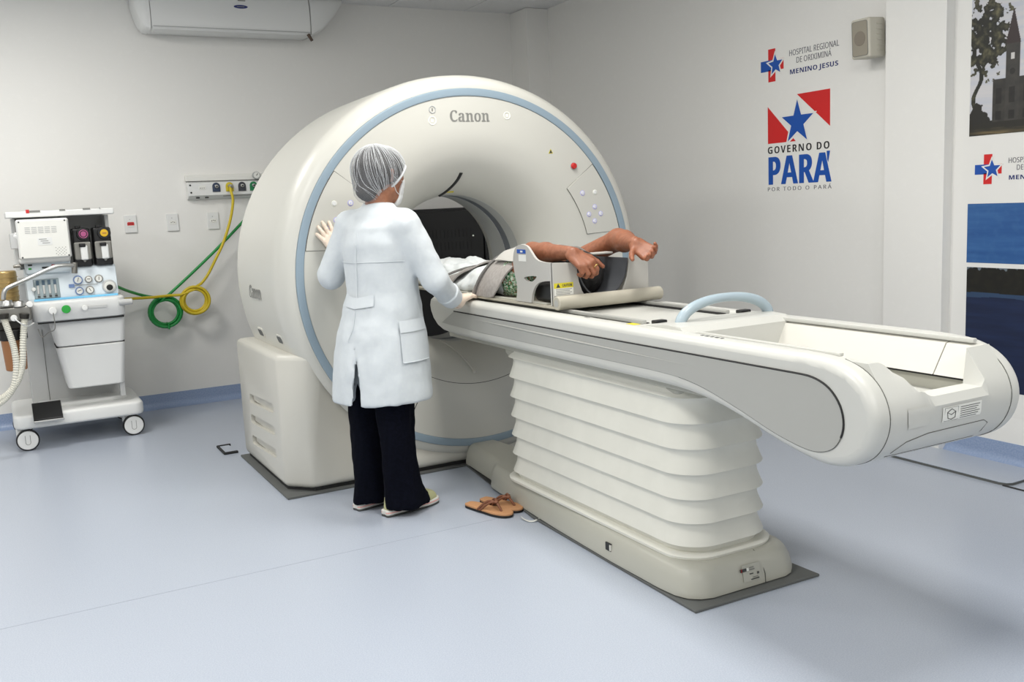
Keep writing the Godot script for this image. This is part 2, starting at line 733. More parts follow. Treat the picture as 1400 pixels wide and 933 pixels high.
func room():
	var x0 := -3.2
	var z1 := 3.0
	setting("floor", bx(Vector3((x0 + WALL_X) / 2, -0.06, (WALL_Z + z1) / 2), Vector3(WALL_X - x0 + 0.3, 0.12, z1 - WALL_Z + 0.3)), M.floor)
	var fl := get_node("floor")
	# welded seams of the vinyl sheet
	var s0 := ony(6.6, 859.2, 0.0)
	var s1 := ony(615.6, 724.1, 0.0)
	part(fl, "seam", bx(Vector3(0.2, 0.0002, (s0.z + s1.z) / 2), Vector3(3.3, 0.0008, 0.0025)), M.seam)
	setting("wall_back", bx(Vector3((x0 + WALL_X) / 2, CEIL / 2, WALL_Z - 0.075), Vector3(WALL_X - x0 + 0.3, CEIL + 0.2, 0.15)), M.wall)
	setting("wall_right", bx(Vector3(WALL_X + 0.075, CEIL / 2, (WALL_Z + z1) / 2), Vector3(0.15, CEIL + 0.2, z1 - WALL_Z)), M.wall_b)
	setting("wall_left", bx(Vector3(x0 - 0.075, CEIL / 2, (WALL_Z + z1) / 2), Vector3(0.15, CEIL + 0.2, z1 - WALL_Z)), M.wall)
	setting("wall_front", bx(Vector3((x0 + WALL_X) / 2, CEIL / 2, z1 + 0.075), Vector3(WALL_X - x0 + 0.3, CEIL + 0.2, 0.15)), M.wall)
	# boxed-in column in the corner and the shallow pilaster beside the posters
	setting("wall_corner_column", bx(Vector3((3.80 + WALL_X) / 2 + 0.01, CEIL / 2, (WALL_Z - 6.60) / 2 - 0.01), Vector3(WALL_X - 3.80 + 0.02, CEIL - 0.002, WALL_Z * -1 - 6.60 + 0.02), 0.004), M.wall)
	setting("wall_pilaster", bx(Vector3((3.938 + WALL_X) / 2 + 0.01, CEIL / 2, -3.155), Vector3(0.077, CEIL - 0.002, 0.341), 0.003), M.wall_b)
	# coved skirting: the vinyl runs up the wall
	for w in [["baseboard_back", Transform3D(Basis(Vector3(0, 0, 1), Vector3(0, 1, 0), Vector3(-1, 0, 0)), Vector3(WALL_X, 0, WALL_Z)), WALL_X - x0], ["baseboard_right", Transform3D(Basis(Vector3(-1, 0, 0), Vector3(0, 1, 0), Vector3(0, 0, -1)), Vector3(WALL_X, 0, z1)), z1 - WALL_Z]]:
		var pr := PackedVector2Array([Vector2(-0.02, -0.004), Vector2(0.05, -0.004), Vector2(0.05, 0.0008)])
		for i in 7:
			var an := PI / 2 * i / 6
			pr.append(Vector2(0.046 - 0.042 * sin(an), 0.044 - 0.042 * cos(an)))
		pr.append(Vector2(0.004, 0.10))
		pr.append(Vector2(-0.02, 0.10))
		setting(w[0], sl(pr, 0.0, w[2], 0.0, w[1], 1, 30.0), M.cove)
	# suspended ceiling: slab, bars, one mesh for each tile
	var ce := setting("ceiling", bx(Vector3((x0 + WALL_X) / 2, CEIL + 0.1, (WALL_Z + z1) / 2), Vector3(WALL_X - x0 + 0.3, 0.1, z1 - WALL_Z + 0.3)), M.tbar)
	var tile := bx(Vector3.ZERO, Vector3(TILE - 0.008, 0.05, TILE - 0.008), 0.002)
	for i in range(-10, 3):
		for j in range(-1, 16):
			if [i, j] in LIGHT_TILES:
				continue
			var c := Vector3(TX0 + (i + 0.5) * TILE, CEIL + 0.0255, TZ0 + (j + 0.5) * TILE)
			if c.x > WALL_X + 0.3 or c.z > z1 + 0.3 or c.x < x0 - 0.3:
				continue
			piece(ce, "ceiling_tile", tile, M.tile, Transform3D(Basis.IDENTITY, c))

# a point on the gantry's front: r from the axis, th in degrees, lift off the surface
const FRONT := [[0.894, -4.190], [0.855, -4.190], [0.70, -4.192], [0.62, -4.203], [0.55, -4.228], [0.49, -4.270], [0.445, -4.318], [0.415, -4.365], [0.395, -4.410], [0.384, -4.450]]
func front_z(r: float) -> float:
	for i in FRONT.size() - 1:
		if r <= FRONT[i][0] and r >= FRONT[i + 1][0]:
			return lerpf(FRONT[i][1], FRONT[i + 1][1], (FRONT[i][0] - r) / (FRONT[i][0] - FRONT[i + 1][0]))
	return -4.19
func gp(r: float, th: float, lift := 0.0) -> Vector3:
	var a := deg_to_rad(th)
	return Vector3(GX + 1.018 * r * cos(a), GY + 0.982 * r * sin(a), front_z(r) + lift)
func lathe(profile: Array, seg := 144) -> MB:
	var b := MB.new()
	var rings := []
	for p in profile:
		var ring := PackedVector3Array()
		for k in seg:
			var a := TAU * k / seg
			ring.append(Vector3(GX + 1.018 * p[0] * cos(a), GY + 0.982 * p[0] * sin(a), p[1]))
		rings.append(ring)
	b.loft(rings, false, false)
	return b
func closed_lathe(profile: Array, seg := 144) -> MB:
	var p := profile.duplicate()
	p.append(profile[0])
	return lathe(p, seg)

func gantry():
	var g := thing("ct_scanner", "large cream ring-shaped CT scanner with blue band around its round opening", "CT scanner", Vector3(GX, 0, -4.7))
	# drum: rim, barrel and back, with the back flaring into the bore
	var drum := [[0.894, -4.192], [0.908, -4.193], [0.926, -4.200], [0.942, -4.214], [0.955, -4.236], [0.964, -4.266], [0.968, -4.300], [0.968, -4.36], [0.966, -4.70], [0.962, -5.00], [0.955, -5.06], [0.935, -5.10], [0.90, -5.12], [0.70, -5.12], [0.60, -5.10], [0.52, -5.05], [0.46, -4.97], [0.42, -4.89], [0.400, -4.82], [0.396, -4.80], [0.43, -4.80], [0.86, -4.60], [0.86, -4.23], [0.894, -4.23]]
	part(g, "drum_cover", closed_lathe(drum).mesh(25.0), M.shell)
	var fp := []
	var prof := smooth_path([Vector2(0.855, -4.190), Vector2(0.70, -4.192), Vector2(0.62, -4.203), Vector2(0.55, -4.228), Vector2(0.49, -4.270), Vector2(0.445, -4.318), Vector2(0.415, -4.365), Vector2(0.395, -4.410), Vector2(0.384, -4.450)], 4)
	for p in prof:
		fp.append([p.x, p.y])
	fp.append_array([[0.40, -4.455], [0.45, -4.40], [0.60, -4.26], [0.855, -4.24]])
	part(g, "front_cover", closed_lathe(fp).mesh(25.0), M.face)
	part(g, "blue_band", closed_lathe([[0.8935, -4.1905], [0.892, -4.186], [0.886, -4.184], [0.863, -4.184], [0.857, -4.186], [0.8555, -4.1905], [0.8555, -4.22], [0.8935, -4.22]]).mesh(40.0), M.ring, "blue band")
	# inside of the bore: clear scan window between two grey sleeves
	part(g, "bore_sleeve", closed_lathe([[0.384, -4.452], [0.384, -4.545], [0.394, -4.545], [0.394, -4.452]], 96).mesh(30.0), M.liner)
	part(g, "scan_window", closed_lathe([[0.3855, -4.548], [0.3855, -4.612], [0.395, -4.612], [0.395, -4.548]], 96).mesh(30.0), M.liner_dark, "dark scan window ring")
	part(g, "bore_sleeve", closed_lathe([[0.384, -4.615], [0.386, -4.72], [0.397, -4.802], [0.41, -4.80], [0.395, -4.615]], 96).mesh(30.0), M.liner)
	# seams of the front cover: dark tubes stand in for the shade in grooves
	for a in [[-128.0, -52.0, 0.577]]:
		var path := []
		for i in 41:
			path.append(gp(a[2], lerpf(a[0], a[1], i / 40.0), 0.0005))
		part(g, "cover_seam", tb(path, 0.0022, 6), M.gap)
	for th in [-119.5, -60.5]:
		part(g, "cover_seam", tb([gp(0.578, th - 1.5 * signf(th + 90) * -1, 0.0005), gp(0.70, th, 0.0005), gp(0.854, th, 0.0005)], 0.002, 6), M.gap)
	# control panels
	for sgn in [1.0, -1.0]:
		var cp := PackedVector2Array()
		for i in 13:
			cp.append(Vector2(0.853, lerpf(10.4, 36.8, i / 12.0)))
		cp.append(Vector2(0.656, 36.4))
		for i in range(1, 8):
			cp.append(Vector2(0.656, lerpf(36.4, 12.9, i / 8.0)))
		cp.append(Vector2(0.656, 12.9))
		var poly := PackedVector2Array()
		var edge := []
		for p in cp:
			var q := gp(p.x, p.y)
			poly.append(Vector2(GX + (q.x - GX) * sgn, q.y))
			edge.append(Vector3(GX + (q.x - GX) * sgn, q.y, -4.1925 if p.x < 0.7 else -4.1895))
		edge.append(edge[0])
		var panel := part(g, "control_panel", sl(poly, -4.205, -4.1885, 0.001, Transform3D.IDENTITY), M.face)
		part(panel, "panel_seam", tb(edge, 0.0018, 6), M.line)  # dark tube drawn in for the shaded groove round the panel
		for b in [[0.716, 30.4, 1, 0.011], [0.783, 27.7, 0, 0.011], [0.747, 22.6, 1, 0.0105], [0.699, 20.9, 1, 0.0105], [0.767, 19.0, 1, 0.0105], [0.719, 17.2, 1, 0.0105]]:
			var q := gp(b[0], b[1])
			var c := Vector3(GX + (q.x - GX) * sgn, q.y, -4.1885)
			var bt := part(panel, "button", cy(c, c + Vector3(0, 0, 0.004), b[3], b[3] * 0.9, 20, 0.0012), M.white_plastic)
			var rg := MB.new()
			var pth := []
			for i in 21:
				pth.append(c + Vector3(cos(TAU * i / 20) * b[3] * 1.12, sin(TAU * i / 20) * b[3] * 1.12, 0.0008))
			rg.tube(pth, 0.0010, 5, false)
			part(bt, "light_ring", rg.mesh(60.0), M.lit_violet if b[2] else M.lit_white)
			if b[2]:
				part(bt, "symbol", sl(round_rect(0.005, 0.004, 0.001), c.z + 0.0035, c.z + 0.0046, 0.0, Transform3D(Basis.IDENTITY, Vector3(c.x, c.y, 0))), M.lit_violet)
	# lettering and signs on the front
	lettering(g, "lettering", "Canon", true, true, 0.211, 0.053, Transform3D(Basis.IDENTITY, Vector3(2.0765, 1.7215, -4.1895)), M.text_grey)
	for b in [[0.812, 103.6, 0.016, "grey_plastic"], [0.762, 104.7, 0.019, "lit_white"], [0.788, 75.2, 0.017, "lit_white"]]:
		var c := gp(b[0], b[1])
		var pth := []
		for i in 25:
			pth.append(c + Vector3(cos(TAU * i / 24) * b[2], sin(TAU * i / 24) * b[2], 0.0012))
		var rg := MB.new()
		rg.tube(pth, 0.0022, 6, false)
		var ind := part(g, "indicator", rg.mesh(60.0), M[b[3]])
		var s := Vector3(0.006, 0.014, 0.002) if b[3] == "grey_plastic" else Vector3(0.012, 0.012, 0.002)
		part(ind, "symbol", bx(c + Vector3(0, 0, 0.001), s, 0.0008), M.text_grey if b[3] == "grey_plastic" else M.lit_white)
	var tc := gp(0.730, 52.9)
	var warn := part(g, "warning_triangle", sl([Vector2(-0.013, -0.011), Vector2(0.013, -0.011), Vector2(0, 0.013)], tc.z, tc.z + 0.0012, 0.0, Transform3D(Basis.IDENTITY, Vector3(tc.x, tc.y, 0))), M.yellow, "small yellow warning triangle")
	part(warn, "triangle_edge", sl([Vector2(-0.009, -0.009), Vector2(0.009, -0.009), Vector2(0, 0.0085)], tc.z + 0.001, tc.z + 0.0018, 0.0, Transform3D(Basis.IDENTITY, Vector3(tc.x, tc.y, 0))), M.text_dark)
	var ec := gp(0.761, 41.5)
	var st := part(g, "stop_button", cy(ec, ec + Vector3(0, 0, 0.016), 0.017, 0.014, 24, 0.003), M.red, "red emergency stop button")
	part(st, "collar", cy(ec - Vector3(0, 0, 0.004), ec + Vector3(0, 0, 0.004), 0.021, 0.02, 24, 0.001), M.grey_plastic)
	# laser slot and yellow tag at the mouth of the bore, pale cable below
	var slot := []
	for p in [[0.490, 92.6], [0.46, 93.5], [0.43, 95.6], [0.405, 98.6], [0.392, 101.5]]:
		slot.append(gp(p[0], p[1] , 0.0))
	part(g, "laser_slot", tb(smooth_path(slot, 4), 0.0092, 10), M.black, "black curved laser slot")
	part(g, "laser_label", bx(gp(0.400, 94.0, 0.004), Vector3(0.036, 0.010, 0.002), 0.0, 1, Basis(Vector3.RIGHT, 0.9)), M.yellow, "small yellow laser sticker")
	var wire := []
	for p in [[0.388, -107.0], [0.40, -103.0], [0.43, -98.5], [0.47, -95.0], [0.515, -92.5]]:
		wire.append(gp(p[0], p[1], 0.007))
	var wr := part(g, "cable", tb(smooth_path(wire, 5), 0.005, 8), M.panel_white, "short pale cable below the bore")
	var we := gp(0.523, -92.2, 0.004)
	var wb := MB.new()
	wb.ball(we, Vector3(0.010, 0.014, 0.008), 12, 8)
	part(wr, "plug", wb.mesh(60.0), M.panel_white)
	# base: left and right feet in one skirt, chamfered corners, vents cut into its side
	var bp := [Vector2(1.075, -5.10), Vector2(1.075, -4.335), Vector2(1.083, -4.310), Vector2(1.165, -4.220), Vector2(1.19, -4.207), Vector2(2.96, -4.207), Vector2(2.985, -4.220), Vector2(3.067, -4.310), Vector2(3.075, -4.335), Vector2(3.075, -5.10)]
	var up := Transform3D(Basis(Vector3(1, 0, 0), Vector3(0, 0, 1), Vector3(0, 1, 0)), Vector3.ZERO)
	var bm := CSGMesh3D.new()
	var bmb := MB.new()
	bmb.slab(PackedVector2Array(bp), 0.022, 0.655, 0.03, up, 3)
	bm.mesh = bmb.mesh(30.0)
	bm.material = M.shell_low
	bm.name = "base_cover"
	var ring_cut := CSGCylinder3D.new()
	ring_cut.radius = 0.888
	ring_cut.height = 1.4
	ring_cut.sides = 128
	ring_cut.operation = CSGShape3D.OPERATION_SUBTRACTION
	ring_cut.material = M.shell_low
	bm.add_child(ring_cut)
	ring_cut.transform = Transform3D(Basis(Vector3(1.018, 0, 0), Vector3(0, 0, 1), Vector3(0, -0.982, 0)), Vector3(GX, GY, -4.7))
	var vents := [[0.372, -4.667], [0.262, -4.674], [0.148, -4.684]]
	for v in vents:
		for s in [0.0, 1.0]:
			var c := CSGPolygon3D.new()
			c.polygon = round_rect(0.485, 0.047, 0.02, 4)
			c.depth = 0.06
			c.operation = CSGShape3D.OPERATION_SUBTRACTION
			c.material = M.shell_low
			bm.add_child(c)
			# polygon plane turned to face along x, lying along z, sloping with the skirt
			var bas := Basis(Vector3(0, 0.05, 1).normalized(), Vector3(0, 1, 0), Vector3(-1, 0, 0))
			c.transform = Transform3D(bas, Vector3(1.045 if s == 0.0 else 3.055, v[0], v[1]))
	g.add_child(bm)
	bm.position = -g.position
	for v in vents:
		part(g, "vent_grille", bx(Vector3(1.096, v[0], v[1]), Vector3(0.004, 0.05, 0.47)), M.shell_low)
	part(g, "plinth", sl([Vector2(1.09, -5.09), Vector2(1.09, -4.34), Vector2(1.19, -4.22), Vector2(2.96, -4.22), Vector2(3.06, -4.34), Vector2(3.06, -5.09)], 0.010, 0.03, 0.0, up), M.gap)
	part(g, "screw", cy(Vector3(1.64, 0.115, -4.210), Vector3(1.64, 0.115, -4.203), 0.008, 0.007, 14, 0.001), M.grey_plastic)
	# side of the drum: finger grips and lettering
	for z in [-4.76, -4.40]:
		var c2 := Vector3(1.1285, 0.712, z)
		var bas2 := Basis(Vector3(0, 0, 1), Vector3(-0.33, 0.944, 0), Vector3(-0.944, -0.33, 0))
		var gr := part(g, "finger_grip", sl(round_rect(0.10, 0.052, 0.016, 4), -0.012, 0.002, 0.0015, Transform3D(bas2, c2)), M.shell_low)
		part(gr, "recess", sl(round_rect(0.08, 0.034, 0.012, 4), 0.0, 0.0026, 0.0, Transform3D(bas2, c2)), M.rubber)
	lettering(g, "lettering", "Canon", true, true, 0.225, 0.062, Transform3D(Basis(Vector3(0, 0, 1), Vector3(0.05, 0.9987, 0), Vector3(-0.9987, 0.05, 0)), Vector3(1.0895, 0.925, -4.66)), M.text_grey)
	# mat under it
	var mat := thing("floor_mat", "thin dark rubber mat under the scanner housing", "mat", Vector3(GX, 0, -4.7))
	part(mat, "sheet", bx(Vector3(GX, 0.005, -4.663), Vector3(2.05, 0.010, 0.945), 0.002), M.rubber)

func couch_outline(h := 9.0, zmin := -9.0) -> PackedVector2Array:
	var pts := [Vector2(-4.12, 0.880), Vector2(-1.80, 0.880), Vector2(-1.73, 0.878), Vector2(-1.67, 0.872), Vector2(-1.615, 0.855), Vector2(-1.572, 0.826), Vector2(-1.545, 0.79), Vector2(-1.532, 0.75), Vector2(-1.534, 0.71), Vector2(-1.551, 0.668), Vector2(-1.58, 0.634), Vector2(-1.62, 0.611), Vector2(-1.668, 0.600), Vector2(-1.72, 0.600), Vector2(-1.80, 0.613), Vector2(-1.87, 0.629), Vector2(-1.95, 0.651), Vector2(-2.02, 0.670), Vector2(-2.10, 0.688), Vector2(-2.19, 0.702), Vector2(-2.30, 0.710), Vector2(-2.45, 0.712), Vector2(-3.90, 0.712), Vector2(-4.03, 0.721), Vector2(-4.09, 0.738), Vector2(-4.13, 0.763), Vector2(-4.158, 0.80), Vector2(-4.168, 0.835), Vector2(-4.155, 0.866)]
	var o := PackedVector2Array()
	for p in pts:
		var q: Vector2 = p
		q.y = minf(q.y, h)
		q.x = maxf(q.x, zmin)
		o.append(q)
	return o
# the outline with its curved stretch from point a to point b drawn through more points
func finer(o: PackedVector2Array, a: int, b: int) -> PackedVector2Array:
	var r := o.slice(0, a)
	for q in smooth_path(Array(o.slice(a, b + 1)), 3):
		r.append(q)
	r.append_array(o.slice(b + 1))
	return r
# where the rounded end of the table lies at a height, and a sheet following it
func end_z(y: float) -> float:
	var o := couch_outline()
	for i in range(3, 13):
		if o[i].y >= y and o[i + 1].y <= y:
			return lerpf(o[i].x, o[i + 1].x, (o[i].y - y) / maxf(1e-5, o[i].y - o[i + 1].y))
	return -1.532
func end_patch(c: Array, lift: float, nx := 8, ny := 6) -> MB:
	var b := MB.new()
	var g := []
	for j in ny + 1:
		var row := PackedVector3Array()
		for i in nx + 1:
			var p: Vector2 = c[0].lerp(c[1], float(i) / nx)
			var q: Vector2 = c[3].lerp(c[2], float(i) / nx)
			p = p.lerp(q, float(j) / ny)
			row.append(Vector3(p.x, p.y, end_z(p.y) + lift))
		g.append(row)
	for j in ny:
		for i in nx:
			b.quad(g[j][i], g[j + 1][i], g[j + 1][i + 1], g[j][i + 1])
	return b
func table():
	var t := thing("scanner_table", "long white patient table on a pleated lift column in front of the scanner", "table", Vector3(2.06, 0, -2.9))
	var zyx := Transform3D(Basis(Vector3(0, 0, 1), Vector3(0, 1, 0), Vector3(1, 0, 0)), Vector3.ZERO)
	var up := Transform3D(Basis(Vector3(1, 0, 0), Vector3(0, 0, 1), Vector3(0, 1, 0)), Vector3.ZERO)
	# long side shells with their grey inlays
	var inl := [Vector2(-3.88, 0.824), Vector2(-1.80, 0.826), Vector2(-1.745, 0.825), Vector2(-1.705, 0.817), Vector2(-1.672, 0.801), Vector2(-1.645, 0.774), Vector2(-1.630, 0.742), Vector2(-1.628, 0.706), Vector2(-1.641, 0.672), Vector2(-1.663, 0.648), Vector2(-1.70, 0.633), Vector2(-1.74, 0.630), Vector2(-1.79, 0.636), Vector2(-1.87, 0.653), Vector2(-1.98, 0.686), Vector2(-2.06, 0.708), Vector2(-2.14, 0.728), Vector2(-2.22, 0.742), Vector2(-2.30, 0.749), Vector2(-2.42, 0.752), Vector2(-3.60, 0.752), Vector2(-4.02, 0.761)]
	var fine := finer(PackedVector2Array(inl), 1, 19)
	for s in [0.0, 1.0]:
		var xa := 1.793 if s == 0.0 else 2.284
		var sh := part(t, "side_shell", sl(finer(couch_outline(), 1, 21), xa, xa + 0.075, 0.026, zyx, 4, 30.0), M.table)
		var xi := 1.790 if s == 0.0 else 2.359
		part(sh, "inlay", sl(fine, xi, xi + 0.006, 0.0015, zyx, 1, 30.0), M.inlay, "grey inlay panel")
		var pth := []
		for p in fine.slice(0, 52):
			pth.append(Vector3(xi + (0.0015 if s == 0.0 else 0.0045), p.y + 0.001, p.x))
		part(sh, "inlay_gap", tb(pth.slice(0, 22), 0.0028, 6), M.gap)
		part(sh, "inlay_gap", tb(pth.slice(21), 0.0014, 6), M.line)
		var groove := []
		for p in [Vector2(-3.70, 0.806), Vector2(-3.40, 0.802), Vector2(-2.8, 0.796), Vector2(-2.20, 0.790)]:
			groove.append(Vector3(xi + (0.0003 if s == 0.0 else 0.0057), p.y, p.x))
		part(sh, "moulded_rib", tb(groove, [0.0005, 0.004, 0.004, 0.0005], 8), M.inlay)
	# rounded end across the table: a shoulder at the left, a low ledge, a block at the right
	var rings := []
	for i in 41:
		var x := lerpf(1.8445, 2.3075, i / 40.0)
		var hf := 0.866
		var hb := 0.735
		if x < 2.03:
			hf = lerpf(0.868, 0.772, smoothstep(1.872, 2.02, x))
			hb = lerpf(0.868, 0.735, smoothstep(1.872, 1.985, x))
		elif x < 2.214:
			hf = 0.772
		var ring := PackedVector3Array([Vector3(x, hb, -1.98), Vector3(x, hb, -1.80), Vector3(x, hb, -1.603), Vector3(x, hf, -1.600)])
		for p in couch_outline(hf, -1.98):
			if p.x > -1.60 or p.y < 0.72:
				ring.append(Vector3(x, p.y, p.x))
		rings.append(ring)
	var cap := MB.new()
	cap.loft(rings)
	var ec := part(t, "end_cover", cap.mesh(28.0), M.table)
	for xs in [1.8442, 2.3078]:
		var sp2 := []
		for q in smooth_path(Array(couch_outline().slice(3, 19)), 4):
			sp2.append(Vector3(xs, q.y, q.x))
		part(ec, "cover_seam", tb(sp2, 0.0013, 6), M.line)
	# small flap and lower service panel, sticker
	part(ec, "flap", end_patch([Vector2(1.905, 0.755), Vector2(1.985, 0.755), Vector2(1.985, 0.705), Vector2(1.91, 0.705)], 0.0025).mesh(60.0, false), M.table)
	var st: MB = end_patch([Vector2(2.035, 0.742), Vector2(2.185, 0.742), Vector2(2.185, 0.703), Vector2(2.035, 0.703)], 0.0018)
	var stk := part(ec, "sticker", st.mesh(60.0, false), M.label_white, "white instruction sticker with a line drawing")
	for i in 6:
		var yy := 0.736 - i * 0.0056
		part(stk, "print_line", end_patch([Vector2(2.102, yy), Vector2(2.178 - (i % 3) * 0.006, yy), Vector2(2.178 - (i % 3) * 0.006, yy - 0.0018), Vector2(2.102, yy - 0.0018)], 0.0023, 4, 1).mesh(60.0, false), M.text_dark)
	var dr := []
	for p in [Vector2(2.052, 0.727), Vector2(2.068, 0.735), Vector2(2.084, 0.727), Vector2(2.068, 0.720), Vector2(2.052, 0.727), Vector2(2.055, 0.712), Vector2(2.068, 0.708), Vector2(2.082, 0.712), Vector2(2.084, 0.727)]:
		dr.append(Vector3(p.x, p.y, end_z(p.y) + 0.0025))
	part(stk, "line_drawing", tb(dr, 0.0009, 5), M.text_dark)
	var fr := []
	for p in [Vector2(2.043, 0.739), Vector2(2.094, 0.739), Vector2(2.094, 0.705), Vector2(2.043, 0.705), Vector2(2.043, 0.739)]:
		fr.append(Vector3(p.x, p.y, end_z(p.y) + 0.0022))
	part(stk, "drawing_frame", tb(fr, 0.0006, 5), M.text_grey)
	var sp := []
	for p in [Vector2(1.90, 0.625), Vector2(1.90, 0.640), Vector2(1.925, 0.668), Vector2(2.0, 0.680), Vector2(2.10, 0.681), Vector2(2.215, 0.682), Vector2(2.235, 0.672), Vector2(2.24, 0.645), Vector2(2.235, 0.626), Vector2(2.1, 0.624), Vector2(1.90, 0.625)]:
		sp.append(Vector3(p.x, p.y, end_z(p.y) + 0.0004))
	part(ec, "service_panel_seam", tb(sp, 0.0011, 6), M.line)
	# trough behind the sliding top: right wall, dark bar as shade in the slot below it, floor
	var rw := [Vector2(2.216, 0.781), Vector2(2.268, 0.862), Vector2(2.292, 0.868), Vector2(2.292, 0.78)]
	for zz in [[-2.32, -1.703], [-1.700, -1.602]]:
		part(t, "trough_panel", sl(rw, zz[0], zz[1], 0.0012, Transform3D.IDENTITY), M.panel_white)
	part(t, "trough_lip", bx(Vector3(2.279, 0.8755, -1.99), Vector3(0.016, 0.013, 0.74), 0.003), M.table)
	part(t, "trough_lip", bx(Vector3(1.876, 0.8745, -1.99), Vector3(0.016, 0.010, 0.56), 0.003), M.table)
	part(t, "trough_slot_shade", bx(Vector3(2.245, 0.7775, -1.96), Vector3(0.045, 0.006, 0.71)), M.gap)  # solid dark bar, its colour stands for the shade in the gap
	part(t, "trough_side", bx(Vector3(2.262, 0.742, -1.98), Vector3(0.05, 0.066, 0.78)), M.table_base)
	part(t, "trough_floor", bx(Vector3(2.075, 0.722, -2.95), Vector3(0.43, 0.03, 2.2), 0.004), M.inlay)
	# bridge across the table carrying the arched handle
	var br := [Vector2(-2.64, 0.866), Vector2(-2.56, 0.876), Vector2(-2.47, 0.888), Vector2(-2.40, 0.893), Vector2(-2.335, 0.889), Vector2(-2.31, 0.870), Vector2(-2.30, 0.80), Vector2(-2.30, 0.74), Vector2(-2.64, 0.74)]
	part(t, "bridge_cover", sl(br, 1.85, 2.30, 0.004, zyx, 2, 30.0), M.table)
	var arch := []
	var rad := []
	for i in 25:
		var u := i / 24.0
		var a := PI * u
		arch.append(Vector3(2.110 - 0.190 * cos(a), 0.878 + 0.078 * pow(sin(a), 0.9), -2.42))
		rad.append(0.0145 + 0.004 * absf(cos(a)))
	var hb := MB.new()
	hb.tube(arch, rad, 14)
	part(t, "arched_handle", hb.mesh(60.0), M.pale_blue, "pale blue arched handle")
	# sliding carriage rails on top
	for x in [1.893, 2.257]:
		part(t, "slide_rail", bx(Vector3(x, 0.880, -3.35), Vector3(0.018, 0.014, 1.55), 0.003), M.inlay)
		part(t, "slide_gap", bx(Vector3(x + (0.014 if x < 2.0 else -0.014), 0.872, -3.35), Vector3(0.010, 0.010, 1.55)), M.gap)
		part(t, "end_stop", bx(Vector3(x + 0.004, 0.888, -2.50), Vector3(0.045, 0.012, 0.03), 0.003), M.black)
	part(t, "deck", bx(Vector3(2.075, 0.860, -3.35), Vector3(0.36, 0.02, 1.55), 0.002), M.table)
	part(t, "yellow_sticker", bx(Vector3(1.838, 0.8806, -2.565), Vector3(0.026, 0.0012, 0.045)), M.yellow)
	part(t, "mark", bx(Vector3(1.838, 0.8805, -2.84), Vector3(0.020, 0.001, 0.022)), M.text_grey)
	for i in 5:
		part(t, "mark", bx(Vector3(1.828, 0.8805, -2.20 + i * 0.022), Vector3(0.010, 0.001, 0.008 + 0.004 * (i % 2))), M.text_dark)
	# underside of the couch and the lift column
	part(t, "underside", bx(Vector3(2.075, 0.70, -3.1), Vector3(0.45, 0.03, 1.95), 0.006), M.table_base)
	part(t, "column_head", bx(Vector3(2.055, 0.675, -2.98), Vector3(0.36, 0.06, 1.20), 0.03, 3), M.table_base)
	var bel := MB.new()
	var rr := []
	var prof := []
	var ys := [0.690, 0.651, 0.566, 0.481, 0.396, 0.312, 0.231, 0.152]
	for i in ys.size() - 1:
		var y0: float = ys[i]
		var y1: float = ys[i + 1]
		for k in 6:
			var u: float = [0.0, 0.06, 0.2, 0.45, 0.7, 0.88][k]
			# each pleat hangs out to a sharp ridge just above the next valley
			var out: float = [0.0, -0.0125, -0.0155, -0.0130, -0.0075, -0.0030][k]
			prof.append([lerpf(y0, y1, u), out])
	prof.append([0.152, 0.0])
	prof.append([0.146, -0.012])
	prof.append([0.128, -0.018])
	prof.append([0.112, -0.020])
	for p in prof:
		var ring := PackedVector3Array()
		var hx := 0.197
		for q in round_rect(hx * 2 + p[1] * 2, 1.27 + p[1] * 2, 0.125, 9):
			ring.append(Vector3(2.056 + q.x, p[0], -2.962 + q.y))
		rr.append(ring)
	bel.loft(rr)
	part(t, "bellows", bel.mesh(38.0), M.bellows, "cream pleated bellows")
	# foot: lower collar and sloping skirt that narrows towards the scanner
	var col_ring := []
	for p in [[0.112, 0.012], [0.122, 0.014], [0.128, 0.008], [0.128, -0.004]]:
		var ring := PackedVector3Array()
		for q in round_rect(0.394 + p[1] * 2, 1.27 + p[1] * 2, 0.125, 9):
			ring.append(Vector3(2.056 + q.x, p[0], -2.962 + q.y))
		col_ring.append(ring)
	var cm := MB.new()
	cm.loft(col_ring)
	part(t, "bellows_collar", cm.mesh(50.0), M.bellows)
	var left := [Vector2(1.90, -2.255), Vector2(1.862, -2.268), Vector2(1.83, -2.295), Vector2(1.812, -2.34), Vector2(1.806, -2.42), Vector2(1.809, -2.70), Vector2(1.826, -3.10), Vector2(1.846, -3.40), Vector2(1.866, -3.66), Vector2(1.875, -3.76), Vector2(1.902, -3.80), Vector2(1.925, -3.86), Vector2(1.955, -4.188)]
	var skirt := []
	for lv in [[0.014, 0.0], [0.03, 0.0], [0.07, 0.008], [0.095, 0.018], [0.108, 0.032], [0.114, 0.048]]:
		var ring := PackedVector3Array()
		var half := []
		for p in left:
			var inn: float = lv[1]
			half.append(Vector2(p.x + inn, p.y - (inn if p.y > -2.3 else inn * 0.5 if p.y > -2.4 else 0.0)))
		for p in half:
			ring.append(Vector3(p.x, lv[0], p.y))
		for i in half.size():
			var p: Vector2 = half[half.size() - 1 - i]
			ring.append(Vector3(4.112 - p.x, lv[0], p.y))
		skirt.append(ring)
	var sm := MB.new()
	sm.loft(skirt)
	var foot := part(t, "foot_cover", sm.mesh(30.0), M.table_base)
	part(foot, "cover_seam", tb([Vector3(2.122, 0.015, -2.2535), Vector3(2.122, 0.045, -2.2555), Vector3(2.118, 0.095, -2.276), Vector3(2.114, 0.1145, -2.303)], 0.0016, 6), M.line)
